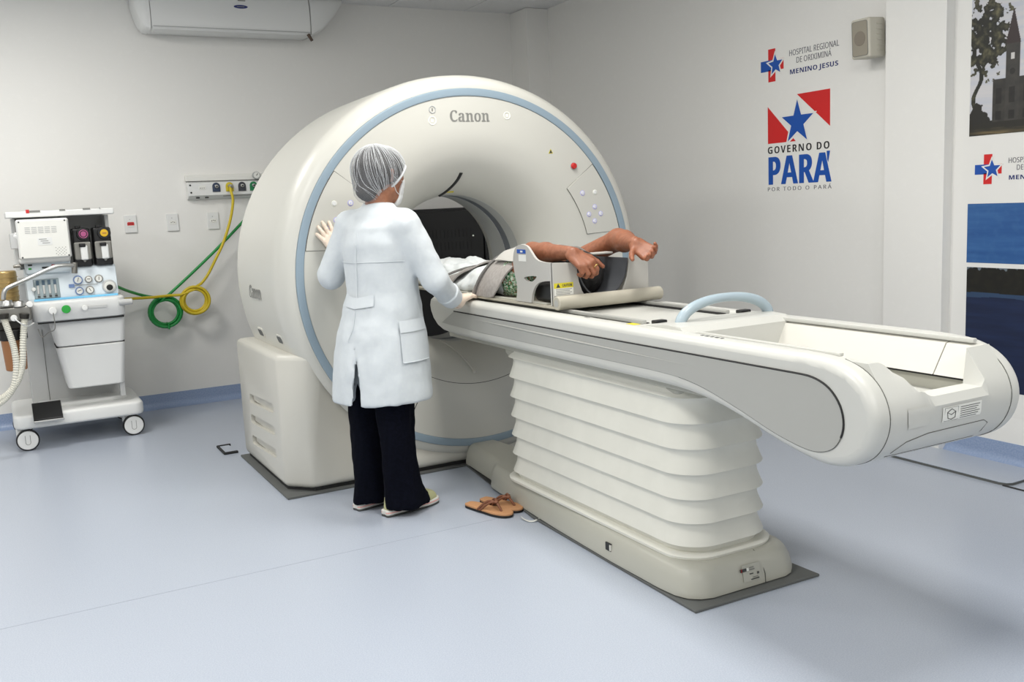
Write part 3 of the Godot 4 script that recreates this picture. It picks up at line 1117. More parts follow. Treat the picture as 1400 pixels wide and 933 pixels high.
	part(foot, "release_tab", bx(Vector3(1.814, 0.062, -2.72), Vector3(0.006, 0.03, 0.035), 0.002), M.black)
	part(foot, "release_lever", bx(Vector3(1.812, 0.062, -2.705), Vector3(0.008, 0.022, 0.008), 0.002), M.panel_white)
	var pl := part(foot, "type_plate", bx(Vector3(2.065, 0.062, -2.258), Vector3(0.075, 0.055, 0.002), 0.0, 1, Basis(Vector3.RIGHT, -0.2)), M.table_base)
	for q in [[2.03, 0.074, 0.024, 0.010, "text_dark"], [2.022, 0.074, 0.006, 0.010, "red"], [2.048, 0.074, 0.008, 0.009, "label_white"], [2.065, 0.078, 0.018, 0.003, "text_grey"], [2.066, 0.071, 0.022, 0.003, "text_grey"], [2.062, 0.058, 0.014, 0.003, "text_dark"], [2.09, 0.056, 0.007, 0.007, "text_dark"], [2.075, 0.040, 0.034, 0.003, "text_dark"], [2.078, 0.046, 0.022, 0.002, "text_grey"]]:
		part(pl, "print_line", bx(Vector3(q[0], q[1], -2.2525 - (q[1] - 0.04) * 0.20), Vector3(q[2], q[3], 0.004), 0.0, 1, Basis(Vector3.RIGHT, -0.2)), M[q[4]])
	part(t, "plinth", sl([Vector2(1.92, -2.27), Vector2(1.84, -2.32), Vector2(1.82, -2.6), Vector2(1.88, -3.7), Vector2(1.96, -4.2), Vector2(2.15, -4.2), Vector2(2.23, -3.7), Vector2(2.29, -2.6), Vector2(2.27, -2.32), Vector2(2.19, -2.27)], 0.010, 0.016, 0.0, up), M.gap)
	var mat := thing("floor_mat", "dark grey rubber mat under the foot of the patient table", "mat", Vector3(2.06, 0, -3.2))
	part(mat, "sheet", sl([Vector2(1.797, -2.219), Vector2(2.325, -2.213), Vector2(2.30, -3.3), Vector2(2.16, -4.186), Vector2(1.955, -4.186), Vector2(1.83, -3.3)], 0.0, 0.010, 0.002, up), M.rubber)


# ------------------------------------------------------------------ prints on the right-hand wall: u along the wall (z), v up, facing into the room
func wall_t(z := 0.0, y := 0.0, off := 0.0) -> Transform3D:
	return Transform3D(Basis(Vector3(0, 0, 1), Vector3(0, 1, 0), Vector3(-1, 0, 0)), Vector3(WALL_X - off, y, z))
func star(c: Vector2, r: float, turn := 0.0, inner := 0.40) -> PackedVector2Array:
	var o := PackedVector2Array()
	for i in 10:
		var a := PI / 2 + TAU * i / 10.0 + turn
		var q := r if i % 2 == 0 else r * inner
		o.append(c + Vector2(cos(a), sin(a)) * q)
	return o
func flat(parent: Node, called: String, pts, off: float, m: String, label := "") -> MeshInstance3D:
	return part(parent, called, sl(pts, 0.0, 0.0008, 0.0, wall_t(0, 0, off)), M[m], label)
# cross with a star, and three lines of lettering; z, y: the middle of the cross, h: its height
func hospital_mark(o: Node3D, z: float, y: float, h: float, off: float, with_text: bool):
	var k := h / 0.182
	var c := Vector2(z, y)
	var bars := [[-0.028, 0.028, 0.030, 0.091, "print_red"], [-0.028, 0.028, -0.091, -0.024, "print_red"], [-0.088, 0.012, -0.030, 0.030, "print_blue"], [0.03, 0.092, -0.030, 0.030, "print_red"]]
	for b in bars:
		flat(o, "cross_arm", [c + Vector2(b[0], b[2]) * k, c + Vector2(b[1], b[2]) * k, c + Vector2(b[1], b[3]) * k, c + Vector2(b[0], b[3]) * k], off, b[4])
	flat(o, "star_edge", star(c + Vector2(0.03, 0.0) * k, 0.078 * k, 0.06, 0.46), off + 0.0006, "sheet_film")
	flat(o, "star", star(c + Vector2(0.03, 0.0) * k, 0.058 * k, 0.06, 0.44), off + 0.0012, "print_blue", "blue star")
	if with_text:
		for l in [["HOSPITAL REGIONAL", 0.1365, 0.4915, 0.046, 0.031, false, "print_grey"], ["DE ORIXIMINÁ", 0.190, 0.440, 0.002, 0.040, false, "print_grey"], ["MENINO JESUS", 0.141, 0.486, -0.060, 0.033, true, "print_navy"]]:
			var w: float = (l[2] - l[1]) * k
			var extra: float = (0.0045 if l[0] == "DE ORIXIMINÁ" else 0.0) * k
			lettering(o, "lettering", l[0], l[5], false, w, l[4] * k, wall_t(z + (l[1] + l[2]) / 2 * k, y + (l[3] * k) + extra, off + 0.0006), M[l[6]])
func wall_prints():
	var o := thing("wall_emblem", "printed hospital emblem of red and blue cross with star and three lines of lettering", "wall emblem", Vector3(WALL_X, 1.9, -3.95))
	hospital_mark(o, -4.1605, 2.003, 0.182, 0.0, true)
	var g := thing("wall_emblem", "large printed state emblem with blue star between red triangles above bold blue lettering", "wall emblem", Vector3(WALL_X, 1.29, -3.96))
	flat(g, "triangle", [Vector2(-3.968, 1.821), Vector2(-3.729, 1.627), Vector2(-3.729, 1.822)], 0.0, "print_red", "red triangle")
	flat(g, "triangle", [Vector2(-4.195, 1.775), Vector2(-4.195, 1.566), Vector2(-3.978, 1.566)], 0.0, "print_red", "red triangle")
	flat(g, "star_edge", star(Vector2(-3.965, 1.668), 0.152, 0.0, 0.42), 0.0006, "sheet_film")
	flat(g, "star", star(Vector2(-3.965, 1.668), 0.124, 0.0, 0.39), 0.0012, "print_blue", "blue star")
	lettering(g, "lettering", "GOVERNO DO", true, false, 0.463, 0.040, wall_t(-3.9645, 1.5285, 0.0006), M.print_black, 5)
	for k in [-0.0035, 0.0, 0.0035]:
		lettering(g, "lettering", "PARA", true, false, 0.467, 0.158, wall_t(-3.955 + k, 1.411, 0.0006 + k * 0.01), M.print_blue)
	flat(g, "accent", [Vector2(-3.752, 1.497), Vector2(-3.728, 1.497), Vector2(-3.741, 1.437), Vector2(-3.748, 1.452)], 0.0006, "print_blue")
	lettering(g, "lettering", "POR TODO O PARÁ", false, false, 0.481, 0.028, wall_t(-3.958, 1.309, 0.0006), M.print_grey, 9)
	# long printed banner behind the pilaster: three pictures and the emblem again
	var b := thing("wall_poster", "white wall banner with dark church photograph above two blue river pictures", "poster", Vector3(WALL_X, 0.2, -2.3))
	part(b, "film", sl([Vector2(-2.975, 0.22), Vector2(-1.40, 0.22), Vector2(-1.40, 2.55), Vector2(-2.975, 2.55)], 0.0, 0.0012, 0.0, wall_t(0, 0, 0.0)), M.sheet_film)
	var pics := [["photograph", -2.896, -1.62, 1.502, 2.42, 0, "dark church with a pointed spire among trees"], ["photograph", -2.895, -1.62, 0.923, 1.195, 1, "plain blue water"], ["photograph", -2.892, -1.62, 0.335, 0.902, 2, "dark river bank above deep blue water"]]
	for p in pics:
		var q := QuadMesh.new()
		q.size = Vector2(p[2] - p[1], p[4] - p[3])
		var m := StandardMaterial3D.new()
		m.roughness = 0.45
		m.albedo_texture = picture(p[5], int(400.0 * (p[2] - p[1])), int(400.0 * (p[4] - p[3])))
		piece(b, p[0], q, m, wall_t((p[1] + p[2]) / 2, (p[3] + p[4]) / 2, 0.0024), p[6])
	hospital_mark(b, -2.798, 1.349, 0.134, 0.0014, true)
func picture(kind: int, w: int, h: int) -> ImageTexture:
	var im := Image.create(w, h, false, Image.FORMAT_RGB8)
	var n := FastNoiseLite.new()
	n.seed = 40 + kind
	n.frequency = 0.045
	n.fractal_octaves = 4
	var n2 := FastNoiseLite.new()
	n2.seed = 60 + kind
	n2.frequency = 0.02
	for y in h:
		for x in w:
			# metres from the left edge and from the bottom edge
			var u := x / 400.0
			var v := (h - 1 - y) / 400.0
			var a := n.get_noise_2d(x, y)
			var b := n2.get_noise_2d(x * 0.25, y * 3.0)
			var c: Color
			if kind == 0:
				c = col(206, 204, 206).lerp(col(190, 194, 205), clampf(b + 0.5, 0, 1))
				# crowns of trees, ragged with gaps of sky
				var crown := 1.0 - pow((u - 0.075) / 0.125, 2.0) - pow((v - 0.43) / 0.17, 2.0)
				crown = maxf(crown, 1.0 - pow((u - 0.52) / 0.22, 2.0) - pow((v - 0.46) / 0.26, 2.0))
				crown = maxf(crown, 1.0 - pow((u - 1.0) / 0.25, 2.0) - pow((v - 0.45) / 0.28, 2.0))
				if crown + a * 1.5 > 0.25 or (absf(u - 0.035 - 0.02 * sin(v * 30.0)) < 0.010 and v < 0.4):
					c = col(26, 26, 18).lerp(col(104, 100, 72), clampf(a * 1.4 + 0.05, 0, 1))
				if v < 0.10 + 0.04 * sin(u * 40.0) + a * 0.03:
					c = col(32, 30, 26)
				var d := absf(u - 0.203)
				var body := col(44, 42, 40).lerp(col(58, 55, 50), clampf(a + 0.4, 0, 1))
				if v < 0.24 and u > 0.11 and u < 1.0 and v < 0.30 - absf(u - 0.45) * 0.12:
					c = body
				if v < 0.385 and d < 0.033:
					c = body.lightened(0.03)
				if v >= 0.385 and v < 0.53 and d < 0.034 * (0.53 - v) / 0.145 + 0.001:
					c = col(50, 38, 38)
				if d < 0.009 and v > 0.315 and v < 0.345:
					c = col(205, 203, 200)
				if Vector2(u - 0.203, v - 0.265).length() < 0.013:
					c = body.darkened(0.35)
				for wx in [0.14, 0.203, 0.27, 0.36]:
					if absf(u - wx) < 0.014 and v > 0.06 and v < 0.20 and fposmod(v, 0.10) > 0.03:
						c = body.darkened(0.4)
				if v < 0.055:
					c = col(34, 32, 26).lerp(col(120, 104, 70), clampf(b * 1.5, 0, 1) * smoothstep(0.055, 0.03, v))
			elif kind == 1:
				c = col(36, 82, 140).lerp(col(52, 98, 154), clampf(b + 0.5, 0, 1)).lerp(col(70, 112, 160), clampf(a, 0, 1) * 0.4)
			else:
				c = col(18, 30, 60).lerp(col(26, 40, 74), clampf(b + 0.5, 0, 1))
				var top := h / 400.0 - v
				if top < 0.118 + b * 0.006:
					c = col(18, 17, 13).lerp(col(30, 28, 20), clampf(a + 0.3, 0, 1))
				elif top < 0.140 + b * 0.01:
					c = col(44, 66, 96)
				if top < 0.006 + a * 0.02:
					c = col(110, 120, 130)
			im.set_pixel(x, y, c)
	return ImageTexture.create_from_image(im)

func wall_fittings():
	# loudspeaker on the wall beside the pilaster
	var sp := thing("wall_speaker", "small beige wall loudspeaker with round cone behind its grille", "speaker", Vector3(WALL_X, 1.92, -3.40))
	var tilt := Basis(Vector3(0, 0, 1), 0.05)
	var mid := Vector3(3.912, 2.022, -3.408)
	part(sp, "cabinet", bx(mid, Vector3(0.115, 0.19, 0.116), 0.012, 3, tilt), mk("speaker", col(196, 192, 178), 0.5))
	var ft := Transform3D(tilt * Basis(Vector3(0, 0, 1), Vector3(0, 1, 0), Vector3(-1, 0, 0)), mid + tilt * Vector3(-0.0575, 0, 0))
	part(sp, "grille", sl(round_rect(0.092, 0.164, 0.012, 4), -0.004, 0.002, 0.001, ft), mk("grille", col(150, 144, 130), 0.7))
	part(sp, "grille_edge", tb(edge_of(round_rect(0.094, 0.166, 0.012, 4), ft, 0.001), 0.0015, 5), M.text_grey)
	part(sp, "cone", cy(ft * Vector3(0, 0, 0.0), ft * Vector3(0, 0, 0.004), 0.036, 0.034, 32, 0.001), mk("cone", col(132, 124, 112), 0.8))
	for i in 6:
		part(sp, "cooling_fin", bx(mid + tilt * Vector3(0.018, -0.062 + i * 0.025, 0.0585), Vector3(0.05, 0.006, 0.004), 0.001), M.speaker)
	part(sp, "bracket", bx(Vector3(3.982, 2.022, -3.408), Vector3(0.026, 0.06, 0.05), 0.004), M.grey_plastic)
	# socket plates
	var i := 0
	for x in [0.817, 1.087, 1.357]:
		var c := Vector3(x, [1.275, 1.272, 1.270][i], WALL_Z)
		var o := thing("wall_socket", ["white wall socket plate with a red insert, above the coiled hoses", "white wall socket plate between two others on the bare wall", "white wall socket plate directly below the gas outlet rail"][i], "socket", c, "socket plates on the back wall")
		part(o, "plate", bx(c + Vector3(0, 0, 0.006), Vector3(0.078, 0.118, 0.012), 0.004, 2), M.white_plastic)
		var ins := part(o, "insert", sl(round_rect(0.044, 0.026, 0.008, 4), 0.010, 0.0145, 0.001, Transform3D(Basis.IDENTITY, c)), M.red if i == 0 else M.label_white)
		for k in [-1, 0, 1]:
			part(ins, "pin_hole", cy(c + Vector3(k * 0.011, 0.0 if k else 0.003, 0.0142), c + Vector3(k * 0.011, 0.0 if k else 0.003, 0.0152), 0.003, 0.003, 10), M.gap)
		if i == 0:
			part(o, "insert_lower", sl(round_rect(0.04, 0.010, 0.004, 3), 0.010, 0.0146, 0.001, Transform3D(Basis.IDENTITY, c + Vector3(0, -0.014, 0))), M.label_white)
		part(o, "screw", cy(c + Vector3(-0.004, 0.03, 0.011), c + Vector3(-0.004, 0.03, 0.0135), 0.0035, 0.003, 10), M.grey_plastic)
		i += 1
	# medical gas rail
	var rl := thing("gas_outlet_rail", "white medical gas rail with coloured outlets and a pressure gauge on the wall", "gas rail", Vector3(1.5, 1.41, WALL_Z))
	var zt := Transform3D(Basis(Vector3(0, 0, 1), Vector3(0, 1, 0), Vector3(1, 0, 0)), Vector3.ZERO)
	var z0 := WALL_Z
	part(rl, "housing", sl([Vector2(z0, 1.418), Vector2(z0 + 0.045, 1.428), Vector2(z0 + 0.066, 1.446), Vector2(z0 + 0.066, 1.528), Vector2(z0 + 0.05, 1.538), Vector2(z0, 1.538)], 1.197, 1.93, 0.003, zt), M.white_plastic)
	part(rl, "light_strip", sl([Vector2(z0, 1.545), Vector2(z0 + 0.052, 1.545), Vector2(z0 + 0.052, 1.572), Vector2(z0 + 0.035, 1.588), Vector2(z0, 1.588)], 1.193, 1.93, 0.003, zt), M.label_white)
	part(rl, "shadow_gap", bx(Vector3(1.56, 1.5415, z0 + 0.022), Vector3(0.72, 0.006, 0.044)), M.text_grey)
	for s in [[1.214, 1.516], [1.217, 1.466]]:
		part(rl, "screw", cy(Vector3(s[0], s[1], z0 + 0.066), Vector3(s[0], s[1], z0 + 0.069), 0.0065, 0.006, 12), M.gap)
	for x in [1.26, 1.32]:
		part(rl, "bottom_slot", bx(Vector3(x, 1.4305, z0 + 0.052), Vector3(0.024, 0.008, 0.016), 0.002), M.gap)
	part(rl, "bottom_trim", bx(Vector3(1.66, 1.437, z0 + 0.060), Vector3(0.46, 0.004, 0.006), 0.001), M.text_grey)
	part(rl, "socket", sl(round_rect(0.045, 0.026, 0.008, 4), 0.064, 0.069, 0.001, Transform3D(Basis.IDENTITY, Vector3(1.292, 1.498, z0))), M.label_white)
	for k in [-1, 0, 1]:
		part(rl, "socket_hole", cy(Vector3(1.292 + k * 0.012, 1.495, z0 + 0.0685), Vector3(1.292 + k * 0.012, 1.495, z0 + 0.0698), 0.0035, 0.0035, 10), M.text_grey)
	var cols := [mk("gas_blue", col(44, 58, 84), 0.4), mk("gas_yellow", col(206, 186, 40), 0.4), mk("gas_grey", col(56, 58, 66), 0.4), mk("gas_green", col(20, 122, 70), 0.4)]
	for k in 4:
		var x: float = [1.386, 1.476, 1.562, 1.642][k]
		var pl := PackedVector2Array([Vector2(-0.026, -0.032), Vector2(0.026, -0.032)])
		for q in 11:
			pl.append(Vector2(cos(PI * q / 10), sin(PI * q / 10) * 1.05 + 0.15) * 0.026)
		var ou := part(rl, "gas_outlet", sl(pl, 0.064, 0.074, 0.002, Transform3D(Basis.IDENTITY, Vector3(x, 1.499, z0))), cols[k], ["dark blue gas outlet", "yellow gas outlet", "dark grey gas outlet", "green gas outlet"][k])
		part(ou, "valve", cy(Vector3(x, 1.503, z0 + 0.072), Vector3(x, 1.503, z0 + 0.090), 0.014, 0.012, 18, 0.002), M.steel)
		part(ou, "valve_hole", cy(Vector3(x, 1.503, z0 + 0.089), Vector3(x, 1.503, z0 + 0.091), 0.006, 0.006, 12), M.gap)
	var gc := Vector3(1.665, 1.572, z0 + 0.06)
	var ga := part(rl, "pressure_gauge", cy(gc, gc + Vector3(0, 0, 0.03), 0.026, 0.026, 24, 0.003), M.grey_plastic)
	part(ga, "dial", cy(gc + Vector3(0, 0, 0.0295), gc + Vector3(0, 0, 0.031), 0.021, 0.021, 24), M.label_white)
	part(ga, "needle", bx(gc + Vector3(0.003, 0.004, 0.0316), Vector3(0.004, 0.018, 0.001), 0.0, 1, Basis(Vector3.BACK, -0.6)), M.gap)
	# split air conditioner below the ceiling
	var ac := thing("air_conditioner", "white split air conditioner with a small blue oval badge, high on the wall", "air conditioner", Vector3(1.55, 2.5, WALL_Z))
	var zf := -6.60
	var pr := smooth_path([Vector2(WALL_Z + 0.01, 2.515), Vector2(-6.70, 2.505), Vector2(-6.625, 2.512), Vector2(-6.605, 2.53), Vector2(-6.598, 2.60), Vector2(-6.60, 2.70), Vector2(-6.612, 2.745), Vector2(-6.64, 2.765), Vector2(-6.72, 2.772), Vector2(WALL_Z + 0.01, 2.772)], 3)
	part(ac, "body", sl(pr, 1.035, 2.085, 0.012, zt, 2, 30.0), M.white_plastic)
	for x in [[1.033, 0.945, 0.62, 3.0], [2.087, 2.335, 0.86, 1.5]]:
		var er := []
		for q in [0.0, 0.3, 0.55, 0.75, 0.9, 1.0]:
			var ring := PackedVector3Array()
			for p in pr:
				ring.append(Vector3(lerpf(x[0], x[1], q), 2.772 - (2.774 - p.y) * (1.0 - x[2] * pow(q, x[3])), WALL_Z + 0.01 + (p.x - WALL_Z - 0.01 + 0.003) * (1.0 - 0.25 * q * q * q)))
			er.append(ring)
		var em := MB.new()
		em.loft(er)
		part(ac, "end_panel", em.mesh(50.0), M.white_plastic)
	part(ac, "air_flap", sl([Vector2(-6.70, 2.500), Vector2(-6.612, 2.509), Vector2(-6.604, 2.522), Vector2(-6.70, 2.512)], 1.05, 2.07, 0.002, zt), M.white_plastic)
	part(ac, "flap_gap", bx(Vector3(1.56, 2.527, -6.6045), Vector3(1.03, 0.003, 0.006)), M.grey_plastic)
	var bt := Transform3D(Basis.IDENTITY, Vector3(1.612, 2.672, -6.596))
	var ov := PackedVector2Array()
	for k in 24:
		ov.append(Vector2(cos(TAU * k / 24) * 0.046, sin(TAU * k / 24) * 0.0115))
	var bd := part(ac, "badge", sl(ov, -0.003, 0.001, 0.0005, bt), M.print_navy, "blue oval badge")
	part(bd, "badge_print", sl(round_rect(0.05, 0.005, 0.002, 3), 0.001, 0.0016, 0.0, bt), M.text_grey)
	part(ac, "display_mark", bx(Vector3(1.62, 2.712, -6.598), Vector3(0.05, 0.006, 0.003)), M.text_grey)
	part(ac, "drain_spout", cy(Vector3(2.060, 2.515, -6.605), Vector3(2.085, 2.470, -6.60), 0.012, 0.010, 12, 0.002), mk("brown", col(84, 68, 56), 0.6), "small brown drain spout")
	# black equipment cabinet behind the scanner, seen through its opening
	var cb := thing("equipment_cabinet", "black equipment cabinet behind the scanner, seen through its round opening", "cabinet", Vector3(3.1, 0, -6.5))
	part(cb, "body", bx(Vector3(2.85, 0.66, -6.52), Vector3(1.80, 1.24, 0.56), 0.008, 2), mk("cabinet_black", col(17, 17, 18), 0.35))
	for k in 3:
		var dx := -0.85 + k * 0.60
		var dr := part(cb, "door", bx(Vector3(3.10 + dx, 0.66, -6.234), Vector3(0.59, 1.20, 0.016), 0.004), M.cabinet_black)
		for r in 3:
			for q in 14:
				part(dr, "vent_slot", bx(Vector3(3.10 + dx - 0.195 + q * 0.03, 1.10 - r * 0.09, -6.2255), Vector3(0.006, 0.06, 0.002)), M.gap)
	part(cb, "power_light", cy(Vector3(3.062, 1.075, -6.2265), Vector3(3.062, 1.075, -6.222), 0.006, 0.006, 12), M.lit_white, "small white power light")
	for x in [2.05, 3.65]:
		part(cb, "foot", bx(Vector3(x, 0.02, -6.52), Vector3(0.08, 0.04, 0.5), 0.004), M.gap)
func edge_of(poly: PackedVector2Array, t: Transform3D, w: float) -> Array:
	var o := []
	for p in poly:
		o.append(t * Vector3(p.x, p.y, w))
	o.append(o[0])
	return o

func disc(parent: Node, called: String, c: Vector3, r: float, th: float, m: Material, label := "", seg := 22) -> MeshInstance3D:
	return part(parent, called, cy(c, c + Vector3(0, 0, th), r, r * 0.96, seg, minf(th * 0.3, 0.003)), m, label)
func anaesthesia_machine():
	var o := thing("anesthesia_machine", "white wheeled anesthesia machine with gauges, drawers and two vaporizers", "medical machine", Vector3(0.34, 0, -6.38))
	var W: Material = M.white_plastic
	var zt := Transform3D(Basis(Vector3(0, 0, 1), Vector3(0, 1, 0), Vector3(1, 0, 0)), Vector3.ZERO)
	var up := Transform3D(Basis(Vector3(1, 0, 0), Vector3(0, 0, 1), Vector3(0, 1, 0)), Vector3.ZERO)
	mk("panel_tint", col(214, 224, 230), 0.4)
	mk("soft_grey", col(190, 191, 190), 0.45)
	mk("brass", col(176, 150, 100), 0.3, 0.7)
	mk("copper", col(170, 118, 78), 0.45, 0.3)
	mk("dark_metal", col(60, 58, 54), 0.4, 0.6)
	mk("gunmetal", col(150, 148, 142), 0.3, 0.8)
	mk("clear_hose", col(214, 212, 200), 0.4)
	mk("blue_rim", col(108, 132, 178), 0.35)
	mk("violet", col(170, 82, 128), 0.4)
	mk("dial_yellow", col(220, 176, 30), 0.4)
	mk("sticker_green", col(40, 160, 60), 0.45)
	var led := mk("led_blue", col(120, 190, 225), 0.4)
	led.emission_enabled = true
	led.emission = col(90, 180, 230)
	led.emission_energy_multiplier = 0.15
	# base with pedal
	var bs := part(o, "base", sl(round_rect(0.71, 0.62, 0.05, 5), 0.128, 0.212, 0.022, Transform3D(up.basis, Vector3(0.338, 0, -6.37)), 3, 30.0), W)
	part(bs, "top_step", sl(round_rect(0.50, 0.40, 0.04, 5), 0.20, 0.235, 0.015, Transform3D(up.basis, Vector3(0.375, 0, -6.42)), 2, 30.0), W)
	var pd := part(o, "foot_pedal", bx(Vector3(0.165, 0.222, -6.075), Vector3(0.155, 0.016, 0.15), 0.004, 1, Basis(Vector3.RIGHT, 0.55)), M.black, "black foot pedal")
	part(pd, "pedal_edge", bx(Vector3(0.168, 0.176, -6.012), Vector3(0.16, 0.012, 0.012), 0.003), M.steel)
	# casters
	for c in [Vector3(0.047, 0.0625, -6.095), Vector3(0.627, 0.0625, -6.105), Vector3(0.04, 0.0625, -6.64), Vector3(0.632, 0.0625, -6.64)]:
		var w := part(o, "caster", cy(c - Vector3(0, 0, 0.018), c + Vector3(0, 0, 0.018), 0.0625, 0.0625, 36, 0.006), M.black, "white disc caster with black tyre")
		disc(w, "wheel_disc", c + Vector3(0, 0, 0.016), 0.055, 0.006, W, "", 32)
		disc(w, "wheel_disc", c - Vector3(0, 0, 0.022), 0.055, 0.006, W, "", 32)
		var um := []
		for i in 9:
			um.append(c + Vector3(0.013 * cos(PI + PI * i / 8), -0.012 + 0.013 * sin(PI + PI * i / 8), 0.0222))
		um.push_front(c + Vector3(-0.013, 0.03, 0.0222))
		um.append(c + Vector3(0.013, 0.03, 0.0222))
		part(w, "brake_mark", tb(um, 0.0014, 5), M.text_grey)
		part(w, "fork", bx(c + Vector3(-0.02, 0.055, -0.045), Vector3(0.075, 0.085, 0.05), 0.012, 2), W)
	# column behind the drawers
	part(o, "column", bx(Vector3(0.35, 0.60, -6.50), Vector3(0.50, 0.76, 0.26), 0.01), M.soft_grey)
	part(o, "column_seam", bx(Vector3(0.195, 0.45, -6.369), Vector3(0.003, 0.44, 0.002)), M.line)
	# two drawers tapering downwards
	for d in [[0.737, 0.5875, 0.0, 0.36], [0.5815, 0.330, 0.366, 1.0]]:
		var rings := []
		for k in [[d[0], d[2], 0.006], [d[0] - 0.006, d[2], 0.0], [d[1] + 0.006, d[3], 0.0], [d[1], d[3], 0.006]]:
			var x0 := lerpf(0.232, 0.292, k[1])
			var x1 := lerpf(0.640, 0.604, k[1])
			var zf := lerpf(-6.06, -6.10, k[1])
			var ring := PackedVector3Array()
			var hw: float = (x1 - x0) / 2 - k[2]
			for q in round_rect(hw * 2, 0.34, 0.03, 4):
				# front bulges a little
				ring.append(Vector3((x0 + x1) / 2 + q.x, k[0], zf - 0.17 + q.y + (0.012 * (1.0 - pow(q.x / hw, 2.0)) if q.y > 0 else 0.0) - k[2]))
			rings.append(ring)
		var b := MB.new()
		b.loft(rings)
		part(o, "drawer", b.mesh(35.0), W)
	part(o, "drawer_gap", bx(Vector3(0.438, 0.5845, -6.20), Vector3(0.375, 0.008, 0.20)), M.gap)
	part(o, "drawer_foot", bx(Vector3(0.59, 0.295, -6.16), Vector3(0.03, 0.10, 0.06), 0.004), M.soft_grey)
	# work surface
	var dk := MB.new()
	var rings := []
	for k in [[0.742, 0.006, -6.03], [0.75, 0.0, -6.015], [0.80, 0.0, -5.99], [0.845, 0.0, -5.985], [0.858, 0.004, -5.99], [0.862, 0.012, -6.0]]:
		var ring := PackedVector3Array()
		for q in round_rect(0.50 - k[1] * 2, 0.40, 0.05, 6):
			ring.append(Vector3(0.392 + q.x, k[0], k[2] - 0.2 + q.y))
		rings.append(ring)
	dk.loft(rings)
	var desk := part(o, "work_surface", dk.mesh(35.0), W)
	part(desk, "light_strip", bx(Vector3(0.39, 0.868, -6.085), Vector3(0.45, 0.012, 0.012), 0.003), M.led_blue, "blue light strip")
	part(desk, "under_gap", bx(Vector3(0.40, 0.739, -6.15), Vector3(0.46, 0.008, 0.25)), M.gap)
	var kn := onz(72, 425, -5.985)
	var k1 := disc(desk, "cable_knob", kn, 0.022, 0.03, W)
	part(k1, "thin_cable", tb(smooth_path([kn + Vector3(0, -0.01, 0.03), kn + Vector3(0.0, -0.10, 0.03), onz(66, 455, -6.0), onz(58, 461, -6.02), onz(52, 450, -6.04)], 6), 0.003, 6), M.text_grey)
	disc(desk, "round_sticker", onz(90.5, 423, -5.985), 0.024, 0.004, M.sticker_green, "green round sticker")
	var hd := disc(desk, "side_knob", onz(116, 421, -5.985), 0.017, 0.014, W)
	part(hd, "slot", bx(onz(131, 419.5, -5.984), Vector3(0.12, 0.016, 0.004), 0.002, 1, Basis(Vector3.BACK, -0.02)), M.soft_grey)
	part(desk, "pull_lever", cy(onz(162, 414, -6.0), onz(181, 412, -6.0), 0.02, 0.017, 16, 0.004), M.soft_grey)
	# upright console with gauges and flow meter window
	part(o, "console", sl([Vector2(-6.40, 0.862), Vector2(-6.105, 0.862), Vector2(-6.10, 0.88), Vector2(-6.135, 1.03), Vector2(-6.15, 1.045), Vector2(-6.40, 1.045)], 0.135, 0.622, 0.006, zt, 2), M.panel_tint)
	var cz := -6.112
	var tilt := Basis(Vector3.RIGHT, -0.22)
	var wm := onz(64, 395, cz)
	var win := part(o, "flow_meter", bx(wm, Vector3(0.135, 0.115, 0.012), 0.004, 1, tilt), mk("window_grey", col(132, 146, 150), 0.25))
	for i in 4:
		part(win, "flow_tube", cy(wm + tilt * Vector3(-0.045 + i * 0.03, -0.03, 0.008), wm + tilt * Vector3(-0.045 + i * 0.03, 0.02, 0.008), 0.006, 0.006, 10), M.soft_grey)
		part(win, "flow_scale", bx(wm + tilt * Vector3(-0.045 + i * 0.03, 0.036, 0.007), Vector3(0.016, 0.028, 0.003), 0.001, 1, tilt), mk("scale_blue", col(56, 82, 100), 0.4))
		part(win, "flow_knob", bx(wm + tilt * Vector3(-0.045 + i * 0.03, -0.045, 0.008), Vector3(0.014, 0.010, 0.006), 0.002, 1, tilt), M.text_dark)
	for gd in [[106.5, 383, 0.027, "blue_rim"], [121, 382, 0.021, "gunmetal"], [135, 381, 0.024, "gunmetal"], [108.7, 398, 0.024, "blue_rim"], [123, 396.5, 0.024, "gunmetal"], [149.5, 391.5, 0.040, "soft_grey"]]:
		var c := onz(gd[0], gd[1], -6.118 if gd[1] < 388 else -6.102)
		var g := part(o, "gauge", cy(c - Vector3(0, 0, 0.012), c + Vector3(0, 0, 0.012), gd[2], gd[2] * 0.96, 26, 0.003), M[gd[3]])
		disc(g, "dial", c + Vector3(0, 0, 0.011), gd[2] * 0.74, 0.0025, M.label_white)
		if gd[2] > 0.03:
			disc(g, "port", c + Vector3(0.0, -0.006, 0.0125), 0.018, 0.012, M.black)
		else:
			part(g, "needle", bx(c + Vector3(0, 0.003, 0.0142), Vector3(0.003, gd[2] * 0.9, 0.001), 0.0, 1, Basis(Vector3.BACK, gd[0])), M.text_dark)
	part(o, "label_strip", bx(onz(98, 391, -6.105), Vector3(0.03, 0.02, 0.004)), M.blue_rim)
	part(o, "divider_line", bx(onz(115, 389.6, -6.106), Vector3(0.15, 0.003, 0.003)), M.text_grey)
	part(o, "divider_line", bx(onz(145, 402.5, -6.1), Vector3(0.16, 0.004, 0.003)), M.text_grey)
	disc(o, "power_switch", onz(46, 396, -6.10), 0.012, 0.01, W)
	# rack: back panel, posts, top shelf
	part(o, "back_panel", bx(Vector3(0.36, 1.19, -6.44), Vector3(0.50, 0.31, 0.03)), M.soft_grey)
	for x in [0.108, 0.612]:
		part(o, "rack_post", bx(Vector3(x, 1.19, -6.36), Vector3(0.022, 0.30, 0.20), 0.004), W)
